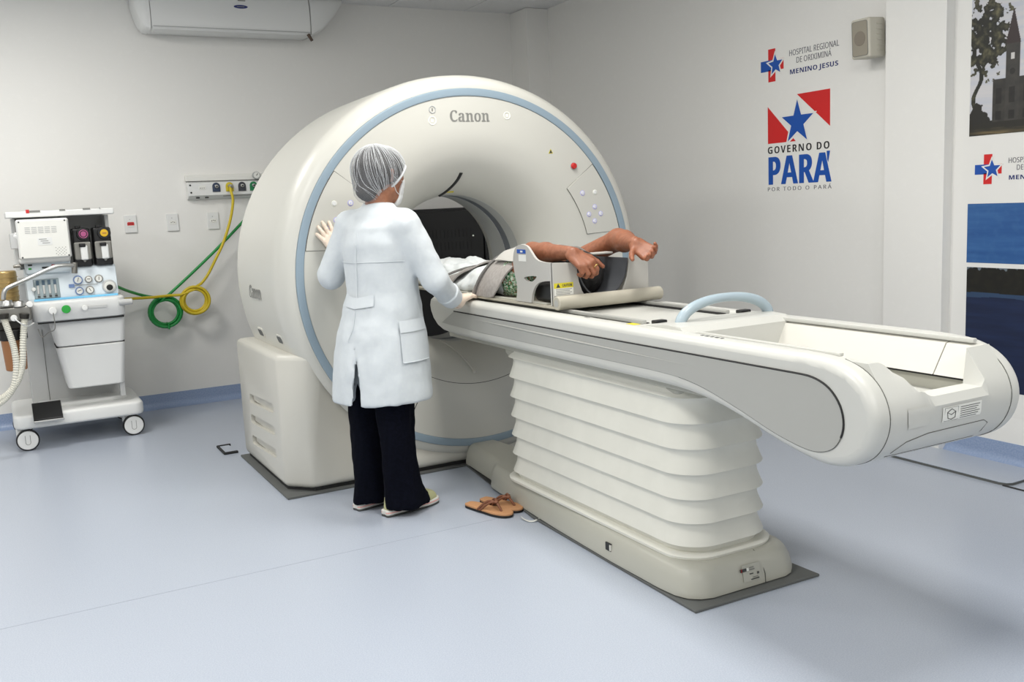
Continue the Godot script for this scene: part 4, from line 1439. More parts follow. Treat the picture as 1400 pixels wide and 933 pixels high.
	var sh := part(o, "top_shelf", bx(Vector3(0.356, 1.360, -6.30), Vector3(0.57, 0.034, 0.42), 0.006, 2), W)
	part(sh, "maker_badge", bx(onz(37.5, 289.3, -6.089), Vector3(0.018, 0.020, 0.003), 0.002), M.red, "small red square badge")
	part(sh, "maker_name", bx(onz(47.5, 289.2, -6.089), Vector3(0.055, 0.011, 0.002)), M.text_grey)
	for q in [[85, 287.2, 0.03], [118, 285.5, 0.04]]:
		part(sh, "print", bx(onz(q[0], q[1], -6.089), Vector3(q[2], 0.009, 0.002)), M.text_grey)
	disc(sh, "screw", onz(136, 284.5, -6.089), 0.005, 0.003, M.steel, "", 10)
	# monitor turned away, its vented back showing
	var mt := part(o, "monitor", bx(Vector3(0.252, 1.218, -6.09), Vector3(0.272, 0.228, 0.075), 0.014, 3), W)
	part(mt, "monitor_lid", bx(Vector3(0.252, 1.218, -6.05), Vector3(0.258, 0.214, 0.010), 0.005, 2), M.label_white)
	for r in 4:
		for c in 5:
			part(mt, "vent_slot", bx(Vector3(0.172 + c * 0.034, 1.285 - r * 0.010, -6.0446), Vector3(0.027, 0.004, 0.002)), M.soft_grey)
	part(mt, "rating_label", bx(Vector3(0.255, 1.205, -6.0445), Vector3(0.075, 0.042, 0.002)), W)
	for q in 3:
		part(mt, "label_print", bx(Vector3(0.245 + q * 0.008, 1.217 - q * 0.011, -6.0432), Vector3(0.04, 0.003, 0.001)), M.text_grey)
	for r in 6:
		for c in 7:
			if (r + c) % 2 == 0:
				disc(mt, "speaker_hole", Vector3(0.308 + c * 0.0085, 1.165 - r * 0.0085, -6.0455), 0.0024, 0.0012, M.text_grey, "", 8)
	for q in [Vector2(0.132, 1.318), Vector2(0.368, 1.318), Vector2(0.132, 1.118), Vector2(0.372, 1.118)]:
		disc(mt, "screw", Vector3(q.x, q.y, -6.0455), 0.005, 0.002, M.text_dark, "", 10)
	part(o, "monitor_tray", bx(Vector3(0.245, 1.096, -6.14), Vector3(0.27, 0.03, 0.16), 0.012, 2), M.soft_grey)
	var hg := part(o, "monitor_hinge", cy(onz(18, 322, -6.1), onz(27, 326, -6.1), 0.022, 0.022, 18, 0.005), W)
	part(hg, "clamp", bx(onz(19, 330, -6.11), Vector3(0.04, 0.09, 0.06), 0.008), M.soft_grey)
	part(o, "rail_lever", cy(onz(18, 365, -6.1), onz(29, 363.5, -6.1), 0.008, 0.012, 12, 0.002), M.gunmetal)
	part(o, "ventilator_block", bx(Vector3(0.26, 1.055, -6.20), Vector3(0.24, 0.075, 0.18), 0.012, 2), M.panel_tint)
	for q in [[41, 363, 0.022, "text_dark"], [41, 368, 0.016, "sticker_green"], [62, 366, 0.035, "gap"], [73, 363, 0.02, "red"], [84, 362, 0.02, "blue_rim"]]:
		part(o, "control_mark", bx(onz(q[0], q[1], -6.108), Vector3(q[2], 0.010, 0.004), 0.001), M[q[3]])
	# two vaporizers
	for v in [0.0, 1.0]:
		var vx: float = 0.452 + v * 0.113
		var va := part(o, "vaporizer", bx(Vector3(vx, 1.155, -6.19), Vector3(0.098, 0.225, 0.14), 0.012, 2), M.black, "black and silver vaporizer with a pink dial" if v == 0.0 else "black and silver vaporizer with a yellow dial")
		part(va, "silver_body", sl(round_rect(0.094, 0.105, 0.012, 4), -0.005, 0.016, 0.006, Transform3D(Basis.IDENTITY, Vector3(vx, 1.135, -6.125)), 2), M.gunmetal)
		part(va, "filler", bx(Vector3(vx + 0.006, 1.125, -6.095), Vector3(0.04, 0.085, 0.03), 0.008, 2), W)
		part(va, "filler_cap", bx(Vector3(vx - 0.002, 1.168, -6.092), Vector3(0.034, 0.022, 0.034), 0.006, 2), M.black)
		disc(va, "filler_screw", Vector3(vx + 0.004, 1.078, -6.10), 0.008, 0.012, M.text_grey, "", 12)
		var dc := Vector3(vx + 0.012, 1.233, -6.122)
		var dl := disc(va, "dial", dc, 0.038, 0.016, M.black)
		if v == 0.0:
			var rg := MB.new()
			var pth := []
			for i in 25:
				pth.append(dc + Vector3(cos(TAU * i / 24) * 0.023, sin(TAU * i / 24) * 0.023, 0.0165))
			rg.tube(pth, 0.003, 6, false)
			part(dl, "dial_ring", rg.mesh(60.0), M.violet)
			disc(dl, "dial_face", dc + Vector3(0, 0, 0.015), 0.016, 0.003, M.violet)
		else:
			disc(dl, "dial_face", dc + Vector3(0, 0, 0.015), 0.022, 0.004, M.dial_yellow)
			part(dl, "dial_bar", bx(dc + Vector3(0, 0, 0.0195), Vector3(0.024, 0.006, 0.002), 0.001), M.copper)
		part(va, "lock_lever", bx(Vector3(vx - 0.012, 1.273, -6.17), Vector3(0.03, 0.018, 0.05), 0.004), M.black)
	# breathing circuit at the side: block, valves, canisters, pipe and hoses
	var ci := part(o, "circuit_block", bx(onz(16, 432, -5.98) + Vector3(-0.02, 0.01, -0.06), Vector3(0.24, 0.085, 0.20), 0.012, 2), M.gunmetal)
	part(ci, "block_lower", bx(onz(14, 445, -5.98) + Vector3(-0.02, 0.0, -0.06), Vector3(0.20, 0.05, 0.17), 0.01), M.dark_metal)
	var b0 := onz(9, 413, -6.05)
	part(o, "bellows_canister", cy(b0, b0 + Vector3(0.0, 0.175, 0.0), 0.068, 0.066, 28, 0.012), M.brass, "amber ventilator canister")
	for i in 5:
		var pth := []
		for k in 29:
			pth.append(b0 + Vector3(cos(TAU * k / 28) * 0.0685, 0.03 + i * 0.027, sin(TAU * k / 28) * 0.0685))
		var rg := MB.new()
		rg.tube(pth, 0.003, 5, false)
		part(o, "canister_rib", rg.mesh(60.0), M.brass)
	for q in [[9, 419, 0.038], [26, 420, 0.034]]:
		var c := onz(q[0], q[1], -5.95)
		part(o, "valve_cap", cy(c, c + Vector3(0, 0.035, 0), q[2], q[2] * 0.8, 22, 0.006), M.steel)
	part(o, "drip_cap", cy(onz(38, 418, -5.98), onz(41, 416, -5.93), 0.018, 0.018, 16, 0.004), W)
	var c1 := onz(18, 462, -6.0)
	part(o, "absorber_canister", cy(c1 - Vector3(0, 0.185, 0), c1, 0.055, 0.064, 26, 0.008), M.copper, "brown absorber canister")
	part(o, "canister_clamp", cy(c1 - Vector3(0, 0.01, 0), c1 + Vector3(0, 0.05, 0), 0.075, 0.075, 26, 0.006), M.black)
	var arm := smooth_path([onz(4.5, 410, -5.93), onz(6, 399, -5.93), onz(13, 392.5, -5.94), onz(40, 380.5, -5.98), onz(72, 366.2, -6.0), onz(84, 363.5, -6.01), onz(100, 363, -6.03)], 6)
	var pa := part(o, "gas_pipe", tb(arm, 0.0125, 12), M.steel, "bent chrome gas pipe")
	part(pa, "pipe_joint", cy(onz(102, 374, -6.04), onz(102, 359, -6.04), 0.016, 0.016, 16, 0.003), M.gunmetal)
	for hs in [[[5.6, 436], [8.6, 445], [15, 462], [20, 480], [22.5, 503], [19, 528], [8, 545], [-8, 556], [-25, 560]], [[33.5, 436], [32.8, 448], [31.5, 470], [31, 495], [28, 512], [21, 527], [8, 541], [-8, 549], [-25, 552]]]:
		var p := []
		for q in hs:
			p.append(onz(q[0], q[1], -5.90))
		p = smooth_path(p, 14)
		var rad := []
		for i in p.size():
			rad.append(0.0185 if i % 2 else 0.0155)
		var hm := MB.new()
		hm.tube(p, rad, 12)
		part(o, "breathing_hose", hm.mesh(20.0), M.clear_hose, "white corrugated breathing hose")
	part(o, "hose_cuff", cy(onz(5.6, 436, -5.90), onz(5.0, 429, -5.90), 0.024, 0.026, 16, 0.003), M.dark_metal)
	part(o, "hose_cuff", cy(onz(33.5, 436, -5.90), onz(33.5, 429, -5.90), 0.024, 0.026, 16, 0.003), M.dark_metal)
	disc(o, "port_plug", onz(19, 435, -5.90), 0.018, 0.02, W)
	part(o, "sample_line", tb(smooth_path([onz(20, 436, -5.88), onz(28, 442, -5.87), onz(38, 446, -5.9), onz(46, 442, -5.95)], 6), 0.004, 8), W)

func coil(c: Vector3, turns: float, r: float, start: float, dir: float, drop: float) -> Array:
	var o := []
	var n := int(turns * 28)
	for i in n + 1:
		var u := float(i) / n
		var a := start + dir * TAU * turns * u
		var rr := r + 0.012 * sin(u * turns * 2.3 + 1.0)
		o.append(c + Vector3(cos(a) * rr * (1.0 + 0.02 * sin(u * 9.0)), sin(a) * rr, drop * (u - 0.5) + 0.004 * sin(u * 17.0)))
	return o
func hoses():
	mk("hose_green", col(20, 140, 64), 0.4)
	mk("hose_yellow", col(206, 182, 36), 0.4)
	# the green hose: machine, coil, up to the rail behind the scanner
	var g := thing("gas_hose", "green rubber gas hose coiled in rings beside the anesthesia machine", "hose", onz(227, 447, -6.78))
	var cg := onz(227, 427, -6.76)
	var p := [onz(160, 392, -6.30), onz(175, 398, -6.45), onz(195, 404, -6.62), onz(214, 407.5, -6.72)]
	p = smooth_path(p, 5)
	p.append_array(coil(cg, 4.05, 0.093, PI * 0.55, 1.0, 0.05))
	p.append_array(smooth_path([onz(232, 402, -6.73), onz(262, 374, -6.74), onz(296, 341, -6.75), onz(328, 307.5, -6.76), Vector3(1.66, 1.37, -6.765), Vector3(1.70, 1.46, -6.77)], 5))
	part(g, "hose", tb(p, 0.0098, 9), M.hose_green)
	part(g, "hose_tie", bx(cg + Vector3(0.005, -0.093, 0.0), Vector3(0.012, 0.045, 0.08), 0.004), M.hose_green)
	var y := thing("gas_hose", "yellow rubber gas hose hanging coiled from the gas rail outlet", "hose", onz(266, 431, -6.78))
	var cy_ := onz(266.5, 411, -6.72)
	var q := [Vector3(1.476, 1.503, WALL_Z + 0.085), onz(316, 262, -6.72), onz(318.5, 275, -6.71), onz(315, 300, -6.71), onz(306, 330, -6.71), onz(296, 352, -6.71), onz(284, 376, -6.71), onz(275, 388, -6.71)]
	q = smooth_path(q, 6)
	q.append_array(coil(cy_, 4.0, 0.083, PI * 0.45, -1.0, 0.04))
	q.append_array(smooth_path([onz(246, 403.5, -6.70), onz(230, 404.5, -6.69), onz(205, 407, -6.62), onz(180, 408.5, -6.5), onz(163, 410, -6.35)], 5))
	part(y, "hose", tb(q, 0.0095, 9), M.hose_yellow)
	part(y, "connector", cy(Vector3(1.476, 1.503, WALL_Z + 0.088), Vector3(1.484, 1.500, WALL_Z + 0.118), 0.013, 0.012, 14, 0.002), M.steel)

# ------------------------------------------------------------------ people
# hand: w wrist, d towards the fingers, nb out of the back of the hand, t towards the thumb
func hand(f: Field, w: Vector3, d: Vector3, nb: Vector3, t: Vector3, size: float, curls: Array, spread: float, thumb_in := 0.3, fat := 1.0):
	d = d.normalized()
	nb = (nb - d * nb.dot(d)).normalized()
	var tt = d.cross(nb)
	if tt.dot(t) < 0:
		tt = -tt
	t = tt
	var side = [0.030, 0.0105, -0.010, -0.028]
	var reach = [0.086, 0.090, 0.085, 0.076]
	var lens = [0.070, 0.078, 0.073, 0.057]
	for j in 4:
		var s: float = side[j] * size
		var k = w + d * (reach[j] * size) + t * s
		f.bone(w + t * (s * 0.62) + d * (0.012 * size), k, 0.0145 * size * fat, 0.0115 * size * fat, 0.012)
		var dir = (d + t * (spread * [0.9, 0.25, -0.3, -0.9][j])).normalized()
		var p = k
		var ang = 0.0
		for m in 3:
			ang += float(curls[j]) * [0.8, 1.15, 0.75][m]
			var v = dir * cos(ang) - nb * sin(ang)
			var q = p + v * (lens[j] * size * [0.45, 0.31, 0.24][m])
			f.bone(p, q, size * fat * [0.0098, 0.0088, 0.0080][m], size * fat * [0.0088, 0.0080, 0.0070][m], 0.004)
			p = q
	var b = w + d * (0.022 * size) + t * (0.022 * size) - nb * (0.004 * size)
	var td = (d * 0.62 + t * 0.72 - nb * 0.30).normalized()
	for m in 3:
		var q = b + td * (size * [0.044, 0.032, 0.027][m])
		f.bone(b, q, size * fat * [0.0140, 0.0112, 0.0095][m], size * fat * [0.0112, 0.0095, 0.0080][m], 0.010 if m == 0 else 0.004)
		b = q
		td = (td + d * thumb_in - nb * (thumb_in * 0.5)).normalized()

func folds(freq: float, seed_: int, ridged := false) -> FastNoiseLite:
	var n = FastNoiseLite.new()
	n.seed = seed_
	n.frequency = freq
	n.fractal_octaves = 3
	if ridged:
		n.fractal_type = FastNoiseLite.FRACTAL_RIDGED
		n.fractal_octaves = 2
	return n
# a strip of cloth lying on a field: corners given by rows of points
func strip(f: Field, rows: Array, lift: float) -> MB:
	var b = MB.new()
	var g = []
	for r in rows:
		var row = PackedVector3Array()
		for p in r:
			row.append(f.snap(p, lift))
		g.append(row)
	for i in g.size() - 1:
		for j in g[i].size() - 1:
			b.quad(g[i][j], g[i + 1][j], g[i + 1][j + 1], g[i][j + 1])
	return b
func on_field(f: Field, pts: Array, lift: float) -> Array:
	var o = []
	for p in pts:
		o.append(f.snap(p, lift))
	return o

func technician():
	var o = thing("person", "person in a white lab coat, hair cap and mask standing beside the table", "person", Vector3(1.42, 0, -3.78))
	tri_tex(mk("coat", col(226, 231, 234), 0.75), speckle(256, col(203, 209, 213), col(206, 212, 215), 0.05, 31), 3.0)
	tri_tex(mk("navy", col(8, 10, 20), 0.9, 0.0, 0.2), speckle(256, col(6, 8, 17), col(10, 12, 23), 0.08, 33), 3.0)
	tri_tex(mk("skin", col(172, 118, 88), 0.5), speckle(256, col(150, 98, 72), col(160, 108, 80), 0.04, 34), 4.0)
	M.skin.subsurf_scatter_enabled = true
	M.skin.subsurf_scatter_strength = 0.08
	mk("glove", col(232, 214, 196), 0.45)
	mk("hair", col(44, 38, 36), 0.7)
	var net = mk("cap_net", col(226, 228, 230), 0.7)
	net.transparency = BaseMaterial3D.TRANSPARENCY_ALPHA
	net.albedo_color = Color(0.70, 0.71, 0.72, 0.20)
	mk("cap_fold", col(200, 202, 204), 0.7)
	mk("mask_white", col(228, 230, 230), 0.7)
	mk("shoe_white", col(214, 212, 206), 0.5)
	mk("shoe_olive", col(176, 176, 134), 0.6)
	mk("shoe_teal", col(112, 160, 152), 0.6)
	mk("shoe_pink", col(228, 168, 160), 0.5)
	var head = deg_to_rad(25.0)
	var F = Vector3(cos(head), 0, -sin(head))
	var L = Vector3(-sin(head), 0, -cos(head))
	var shl = Vector3(1.352, 1.232, -3.935)
	var elb = Vector3(1.268, 1.020, -4.000)
	var wrl = Vector3(1.352, 1.118, -4.128)
	var shr = Vector3(1.492, 1.228, -3.655)
	var erb = Vector3(1.585, 0.995, -3.600)
	var wrr = Vector3(1.725, 0.880, -3.700)
	# coat
	var f = Field.new(Vector3(1.12, 0.46, -4.22), Vector3(1.82, 1.37, -3.48), 0.0105)
	f.column([[0.485, 1.392, -3.79, 0.225, 0.205], [0.60, 1.395, -3.79, 0.218, 0.198], [0.76, 1.405, -3.79, 0.200, 0.182], [0.88, 1.418, -3.79, 0.176, 0.160], [0.96, 1.426, -3.79, 0.160, 0.146], [1.06, 1.424, -3.79, 0.166, 0.140], [1.15, 1.420, -3.79, 0.172, 0.132], [1.22, 1.420, -3.79, 0.150, 0.112], [1.27, 1.424, -3.79, 0.095, 0.082], [1.315, 1.432, -3.79, 0.060, 0.062]], F, L, 0.03)
	f.bone(Vector3(1.425, 1.265, -3.84), shl, 0.055, 0.056, 0.05)
	f.bone(Vector3(1.432, 1.265, -3.75), shr, 0.055, 0.056, 0.05)
	f.bone(shl, elb, 0.064, 0.056, 0.03)
	f.bone(elb, wrl.lerp(elb, 0.14), 0.054, 0.043, 0.02)
	f.bone(shr, erb, 0.064, 0.055, 0.03)
	f.bone(erb, wrr.lerp(erb, 0.40), 0.054, 0.047, 0.02)
	# collar
	f.bone(Vector3(1.405, 1.30, -3.835), Vector3(1.465, 1.295, -3.80), 0.020, 0.018, 0.02)
	f.bone(Vector3(1.405, 1.305, -3.775), Vector3(1.475, 1.285, -3.755), 0.020, 0.018, 0.02)
	# vent in the back, below the waist
	var back = -F
	var v0 = f.snap(onz(481, 497, -3.66))
	var v1 = Vector3(v0.x - 0.012, 0.45, v0.z + 0.004)
	f.bone(v0 + Vector3(0.02, 0, -0.05), v1 + Vector3(0.02, 0, -0.05), 0.055, 0.13, 0.0, Vector3(0.94, 0, 0.35), 6.0, true)
	f.cut(Vector3(0, -1, 0), -0.495)
	# cuffs end in a plane
	var coat = part(o, "lab_coat", f.net(folds(7.5, 7), 0.0075, Vector3(1.0, 0.75, 1.0)).mesh(70.0), M.coat, "white lab coat")
	var cc = Vector3(1.41, 0, -3.79)
	# seams, half belt, pocket with flap
	var seam = []
	for i in 17:
		seam.append(Vector3(1.42, 1.22 - i * 0.0345, -3.79) + back * 0.16)
	part(coat, "back_seam", tb(on_field(f, seam, 0.004), 0.0018, 5), M.coat)
	var yoke = []
	for i in 15:
		var a = deg_to_rad(lerpf(100, 236, i / 14.0))
		yoke.append(Vector3(1.42, 1.085, -3.79) + (F * cos(a) - L * sin(a)) * 0.16)
	part(coat, "yoke_seam", tb(on_field(f, yoke, 0.004), 0.0016, 5), M.coat)
	for u in [0, 1]:
		var rows = []
		for r in 4:
			var row = []
			for i in 9:
				var a = deg_to_rad(lerpf(150.0, 178.0, i / 8.0) if u == 0 else lerpf(178.0, 206.0, i / 8.0))
				var y = 0.955 - r * 0.016 - (0.012 * (1.0 - absf(a - PI) / 0.5))
				row.append(Vector3(1.425, y, -3.79) + (F * cos(a) - L * sin(a)) * 0.17)
			rows.append(row)
		part(coat, "half_belt", strip(f, rows, 0.008).mesh(60.0, false), M.coat)
	var pk = []
	for r in 8:
		var row = []
		for i in 8:
			var a = deg_to_rad(lerpf(112.0, 72.0, i / 7.0))
			row.append(Vector3(1.40, 0.845 - r * 0.025, -3.79) + (F * cos(a) - L * sin(a)) * 0.21)
		pk.append(row)
	part(coat, "pocket", strip(f, pk, 0.008).mesh(60.0, false), M.coat)
	part(coat, "pocket_flap", strip(f, pk.slice(0, 3), 0.013).mesh(60.0, false), M.coat)
	var hem = [pk[7][0], pk[7][2], pk[7][4], pk[7][6], pk[7][7]]
	part(coat, "pocket_hem", tb(on_field(f, hem, 0.010), 0.0025, 5), M.coat)
	# sleeve cuffs
	for s in [[erb, wrr], [elb, wrl]]:
		var dv: Vector3 = (s[1] - s[0]).normalized()
		var c0: Vector3 = s[1] - dv * (0.098 if s[0] == erb else 0.055)
		part(coat, "sleeve_cuff", cy(c0, c0 + dv * 0.062, 0.053, 0.047, 28, 0.006), M.coat)
	# body under the clothes: head, neck, trunk, arms and legs
	var hc = Vector3(1.452, 1.452, -3.80)
	var hh = deg_to_rad(17.0)
	var hf = Vector3(cos(hh), -0.04, -sin(hh)).normalized()
	var hs = Vector3(-sin(hh), 0, -cos(hh))
	var up = Vector3.UP
	var b = Field.new(Vector3(1.16, 0.03, -4.2), Vector3(1.80, 1.36, -3.52), 0.016)
	b.bone(Vector3(1.425, 1.10, -3.79), Vector3(1.425, 0.95, -3.79), 0.10, 0.095, 0.03)
	b.bone(Vector3(1.425, 0.95, -3.79), Vector3(1.41, 0.78, -3.79), 0.095, 0.11, 0.03)
	b.bone(Vector3(1.43, 1.30, -3.79), Vector3(1.42, 1.12, -3.79), 0.048, 0.075, 0.03)
	for s in [[shl, elb, wrl], [shr, erb, wrr]]:
		b.bone(Vector3(1.425, 1.22, -3.79), s[0], 0.045, 0.04, 0.03)
		b.bone(s[0], s[1], 0.038, 0.032, 0.02)
		b.bone(s[1], s[2], 0.031, 0.024, 0.02)
	for s in [[Vector3(1.39, 0.76, -3.86), Vector3(1.36, 0.42, -3.86), Vector3(1.33, 0.07, -3.85)], [Vector3(1.42, 0.76, -3.72), Vector3(1.41, 0.42, -3.70), Vector3(1.40, 0.07, -3.70)]]:
		b.bone(s[0], s[1], 0.068, 0.046, 0.02)
		b.bone(s[1], s[2], 0.046, 0.032, 0.02)
	var hd = Field.new(hc - Vector3(0.16, 0.24, 0.16), hc + Vector3(0.17, 0.14, 0.16), 0.0045)
	hd.bone(hc - hf * 0.018 + up * 0.006, hc + hf * 0.016 + up * 0.002, 0.083, 0.080, 0.02, hs, 1.10)
	hd.bone(hc + hf * 0.036 - up * 0.030, hc + hf * 0.046 - up * 0.085, 0.056, 0.040, 0.02, hs, 0.95)
	hd.bone(hc + hf * 0.066 - up * 0.112, hc + hf * 0.058 - up * 0.108, 0.019, 0.021, 0.02)
	for s in [-1.0, 1.0]:
		hd.bone(hc + hf * 0.01 - up * 0.075 + hs * (s * 0.052), hc + hf * 0.06 - up * 0.112 + hs * (s * 0.014), 0.018, 0.016, 0.02)
		hd.bone(hc + hf * 0.070 + up * 0.018 + hs * (s * 0.032), hc + hf * 0.080 + up * 0.014 + hs * (s * 0.010), 0.014, 0.013, 0.012)
		hd.bone(hc + hf * 0.066 - up * 0.028 + hs * (s * 0.040), hc + hf * 0.05 - up * 0.026 + hs * (s * 0.048), 0.018, 0.018, 0.015)
		hd.bone(hc - hf * 0.004 + up * 0.0 + hs * (s * 0.078), hc - hf * 0.002 - up * 0.038 + hs * (s * 0.074), 0.012, 0.008, 0.006)
		hd.bone(hc + hf * 0.092 - up * 0.0 + hs * (s * 0.030), hc + hf * 0.092 - up * 0.0 + hs * (s * 0.034), 0.010, 0.010, 0.0, Vector3.ZERO, 1.0, true)
	hd.bone(hc + hf * 0.090 - up * 0.004, hc + hf * 0.106 - up * 0.040, 0.008, 0.012, 0.012)
	hd.bone(hc - hf * 0.018 - up * 0.05, Vector3(1.425, 1.26, -3.79), 0.050, 0.056, 0.03)
	var skin = b.net()
	skin.add(hd.net())
	part(o, "body", skin.mesh(70.0), M.skin)
	for s in [-1.0, 1.0]:
		var ec: Vector3 = hc + hf * 0.078 + hs * (s * 0.031)
		var eb = MB.new()
		eb.ball(ec, Vector3(0.0115, 0.0115, 0.0115), 14, 10)
		var ey = part(o, "eye", eb.mesh(60.0), M.label_white)
		var ib = MB.new()
		ib.ball(ec + hf * 0.0075, Vector3(0.0055, 0.0055, 0.0055), 12, 8)
		part(ey, "iris", ib.mesh(60.0), M.hair)
		part(o, "eyebrow", tb(on_field(hd, [hc + hf * 0.085 + up * 0.022 + hs * (s * 0.016), hc + hf * 0.082 + up * 0.027 + hs * (s * 0.030), hc + hf * 0.066 + up * 0.021 + hs * (s * 0.046)], 0.001), 0.003, 6), M.hair)
	# hair gathered under a pleated bouffant cap
	for pass_ in [0, 1]:
		var g = Field.new(hc - Vector3(0.20, 0.18, 0.17), hc + Vector3(0.15, 0.16, 0.17), 0.0055)
		var e = -0.006 if pass_ == 0 else 0.004
		g.bone(hc - hf * 0.022 + up * 0.010, hc + hf * 0.014 + up * 0.010, 0.099 + e, 0.094 + e, 0.02, hs, 1.06)
		g.bone(hc - hf * 0.045 - up * 0.005, hc - hf * 0.076 - up * 0.078, 0.078 + e, 0.052 + e, 0.03)
		var pn = (hf * 0.80 - up * 0.60).normalized()
		g.cut(pn, pn.dot(hc) + 0.050 + (0.0 if pass_ == 0 else 0.004))
		if pass_ == 0:
			part(o, "hair", g.net(folds(30.0, 3), 0.004).mesh(70.0), M.hair, "dark hair")
		else:
			var capn = part(o, "hair_cap", g.net(folds(26.0, 9), 0.004, Vector3(1.6, 0.6, 1.6)).mesh(70.0), M.cap_net, "sheer white pleated hair cap")
			var rng = RandomNumberGenerator.new()
			rng.seed = 5
			# fine pleats run from the elastic round the crown and gather at the back
			var strands = MB.new()
			var pole = (up * 0.96 - hf * 0.28).normalized()
			var e1 = hs.cross(pole).normalized()
			for i in 170:
				var a = TAU * (i + rng.randf()) / 170.0
				var path = []
				var tw = rng.randf_range(-0.02, 0.02)
				for k in 18:
					var ph = 0.12 + rng.randf_range(-0.01, 0.01) + k * 0.125
					var q = hc + (pole * cos(ph) + (e1 * cos(a + tw * k) + hs * sin(a + tw * k)) * sin(ph)) * 0.11
					q = g.snap(q, 0.002)
					if pn.dot(q - hc) > 0.049:
						break
					path.append(q)
				if path.size() > 3:
					strands.tube(path, rng.randf_range(0.0003, 0.0008), 4)
			part(capn, "pleats", strands.mesh(60.0), M.cap_fold)
			var band = []
			for i in 41:
				var a = TAU * i / 40.0
				band.append(hc + pn * 0.050 + ((up * 0.80 + hf * 0.60) * cos(a) + hs * sin(a)) * 0.09)
			var bm = MB.new()
			bm.tube(on_field(g, band, 0.001), 0.0055, 7, false)
			part(capn, "elastic_band", bm.mesh(60.0), M.cap_fold)
	# face mask
	var mk_ = Field.new(hc - Vector3(0.02, 0.17, 0.12), hc + Vector3(0.18, 0.03, 0.10), 0.0045)
	mk_.bone(hc + hf * 0.052 - up * 0.045, hc + hf * 0.048 - up * 0.105, 0.058, 0.046, 0.02, hs, 0.98)
	mk_.bone(hc + hf * 0.092 - up * 0.040, hc + hf * 0.080 - up * 0.100, 0.022, 0.022, 0.02)
	mk_.cut((-hf + up * 0.25).normalized(), (-hf + up * 0.25).normalized().dot(hc + hf * 0.066 - up * 0.06))
	mk_.cut(Vector3(0, 1, 0), hc.y - 0.034)
	var mask = part(o, "face_mask", mk_.net(folds(30.0, 4), 0.002, Vector3(0.4, 2.0, 0.4)).mesh(60.0), M.mask_white, "white face mask")
	for s in [-1.0, 1.0]:
		for yy in [-0.035, -0.10]:
			part(mask, "ear_loop", tb(on_field(hd, [hc + hf * 0.070 + up * yy + hs * (s * 0.048), hc + hf * 0.03 + up * (yy * 0.8 - 0.004) + hs * (s * 0.064), hc + hf * 0.004 + up * (yy * 0.4 - 0.008) + hs * (s * 0.078)], 0.002), 0.0016, 6), M.mask_white)
	# gloved hands
	var gl = Field.new(wrl - Vector3(0.16, 0.09, 0.11), wrl + Vector3(0.16, 0.22, 0.09), 0.0036)
	gl.bone(wrl - (wrl - elb).normalized() * 0.03, wrl + Vector3(0.0, 0.012, -0.006), 0.031, 0.028, 0.015)
	hand(gl, wrl + Vector3(0.004, -0.006, -0.012), Vector3(-0.40, 0.86, -0.24), Vector3(-0.05, 0.22, 1.0), Vector3(1, 0.3, 0), 0.92, [0.10, 0.06, 0.06, 0.10], 0.26, 0.2, 1.1)
	part(o, "glove", gl.net(folds(60.0, 8), 0.0012).mesh(60.0), M.glove, "pale latex glove on the hand against the scanner")
	var gr = Field.new(wrr - Vector3(0.10, 0.10, 0.24), wrr + Vector3(0.26, 0.12, 0.10), 0.0036)
	gr.bone(wrr - (wrr - erb).normalized() * 0.06, wrr + Vector3(0.010, 0.004, -0.008), 0.034, 0.030, 0.015)
	hand(gr, wrr + Vector3(0.006, 0.012, -0.004), Vector3(0.80, 0.12, -0.58), Vector3(-0.20, 0.95, 0.10), Vector3(-0.6, 0.1, -0.8), 0.92, [0.14, 0.12, 0.14, 0.18], 0.10, 0.3, 1.12)
	part(o, "glove", gr.net(folds(60.0, 8), 0.0014).mesh(60.0), M.glove, "pale latex glove on the hand resting on the table")
	# trousers
	var tr = Field.new(Vector3(1.14, 0.015, -4.02), Vector3(1.66, 0.80, -3.52), 0.0105)
	tr.bone(Vector3(1.38, 0.75, -3.85), Vector3(1.405, 0.75, -3.73), 0.13, 0.13, 0.03)
	var lt = [[0.75, 1.37, -3.865, 0.105], [0.50, 1.345, -3.868, 0.088], [0.30, 1.335, -3.866, 0.076], [0.12, 1.335, -3.862, 0.080], [0.030, 1.338, -3.862, 0.088]]
	var rt = [[0.75, 1.41, -3.735, 0.110], [0.50, 1.415, -3.715, 0.092], [0.30, 1.418, -3.708, 0.080], [0.12, 1.425, -3.708, 0.088], [0.030, 1.440, -3.712, 0.108]]
	for leg in [lt, rt]:
		var rg = []
		for k in range(leg.size() - 1, -1, -1):
			rg.append([leg[k][0], leg[k][1], leg[k][2], leg[k][3] * 0.80, leg[k][3]])
		tr.column(rg, F, L, 0.012)
	tr.bone(Vector3(1.45, 0.10, -3.716), Vector3(1.50, 0.048, -3.722), 0.055, 0.040, 0.04)
	tr.cut(Vector3(0, -1, 0), -0.030)
	part(o, "trousers", tr.net(folds(8.0, 12), 0.010, Vector3(1.4, 0.5, 1.4)).mesh(70.0), M.navy, "dark navy trousers")
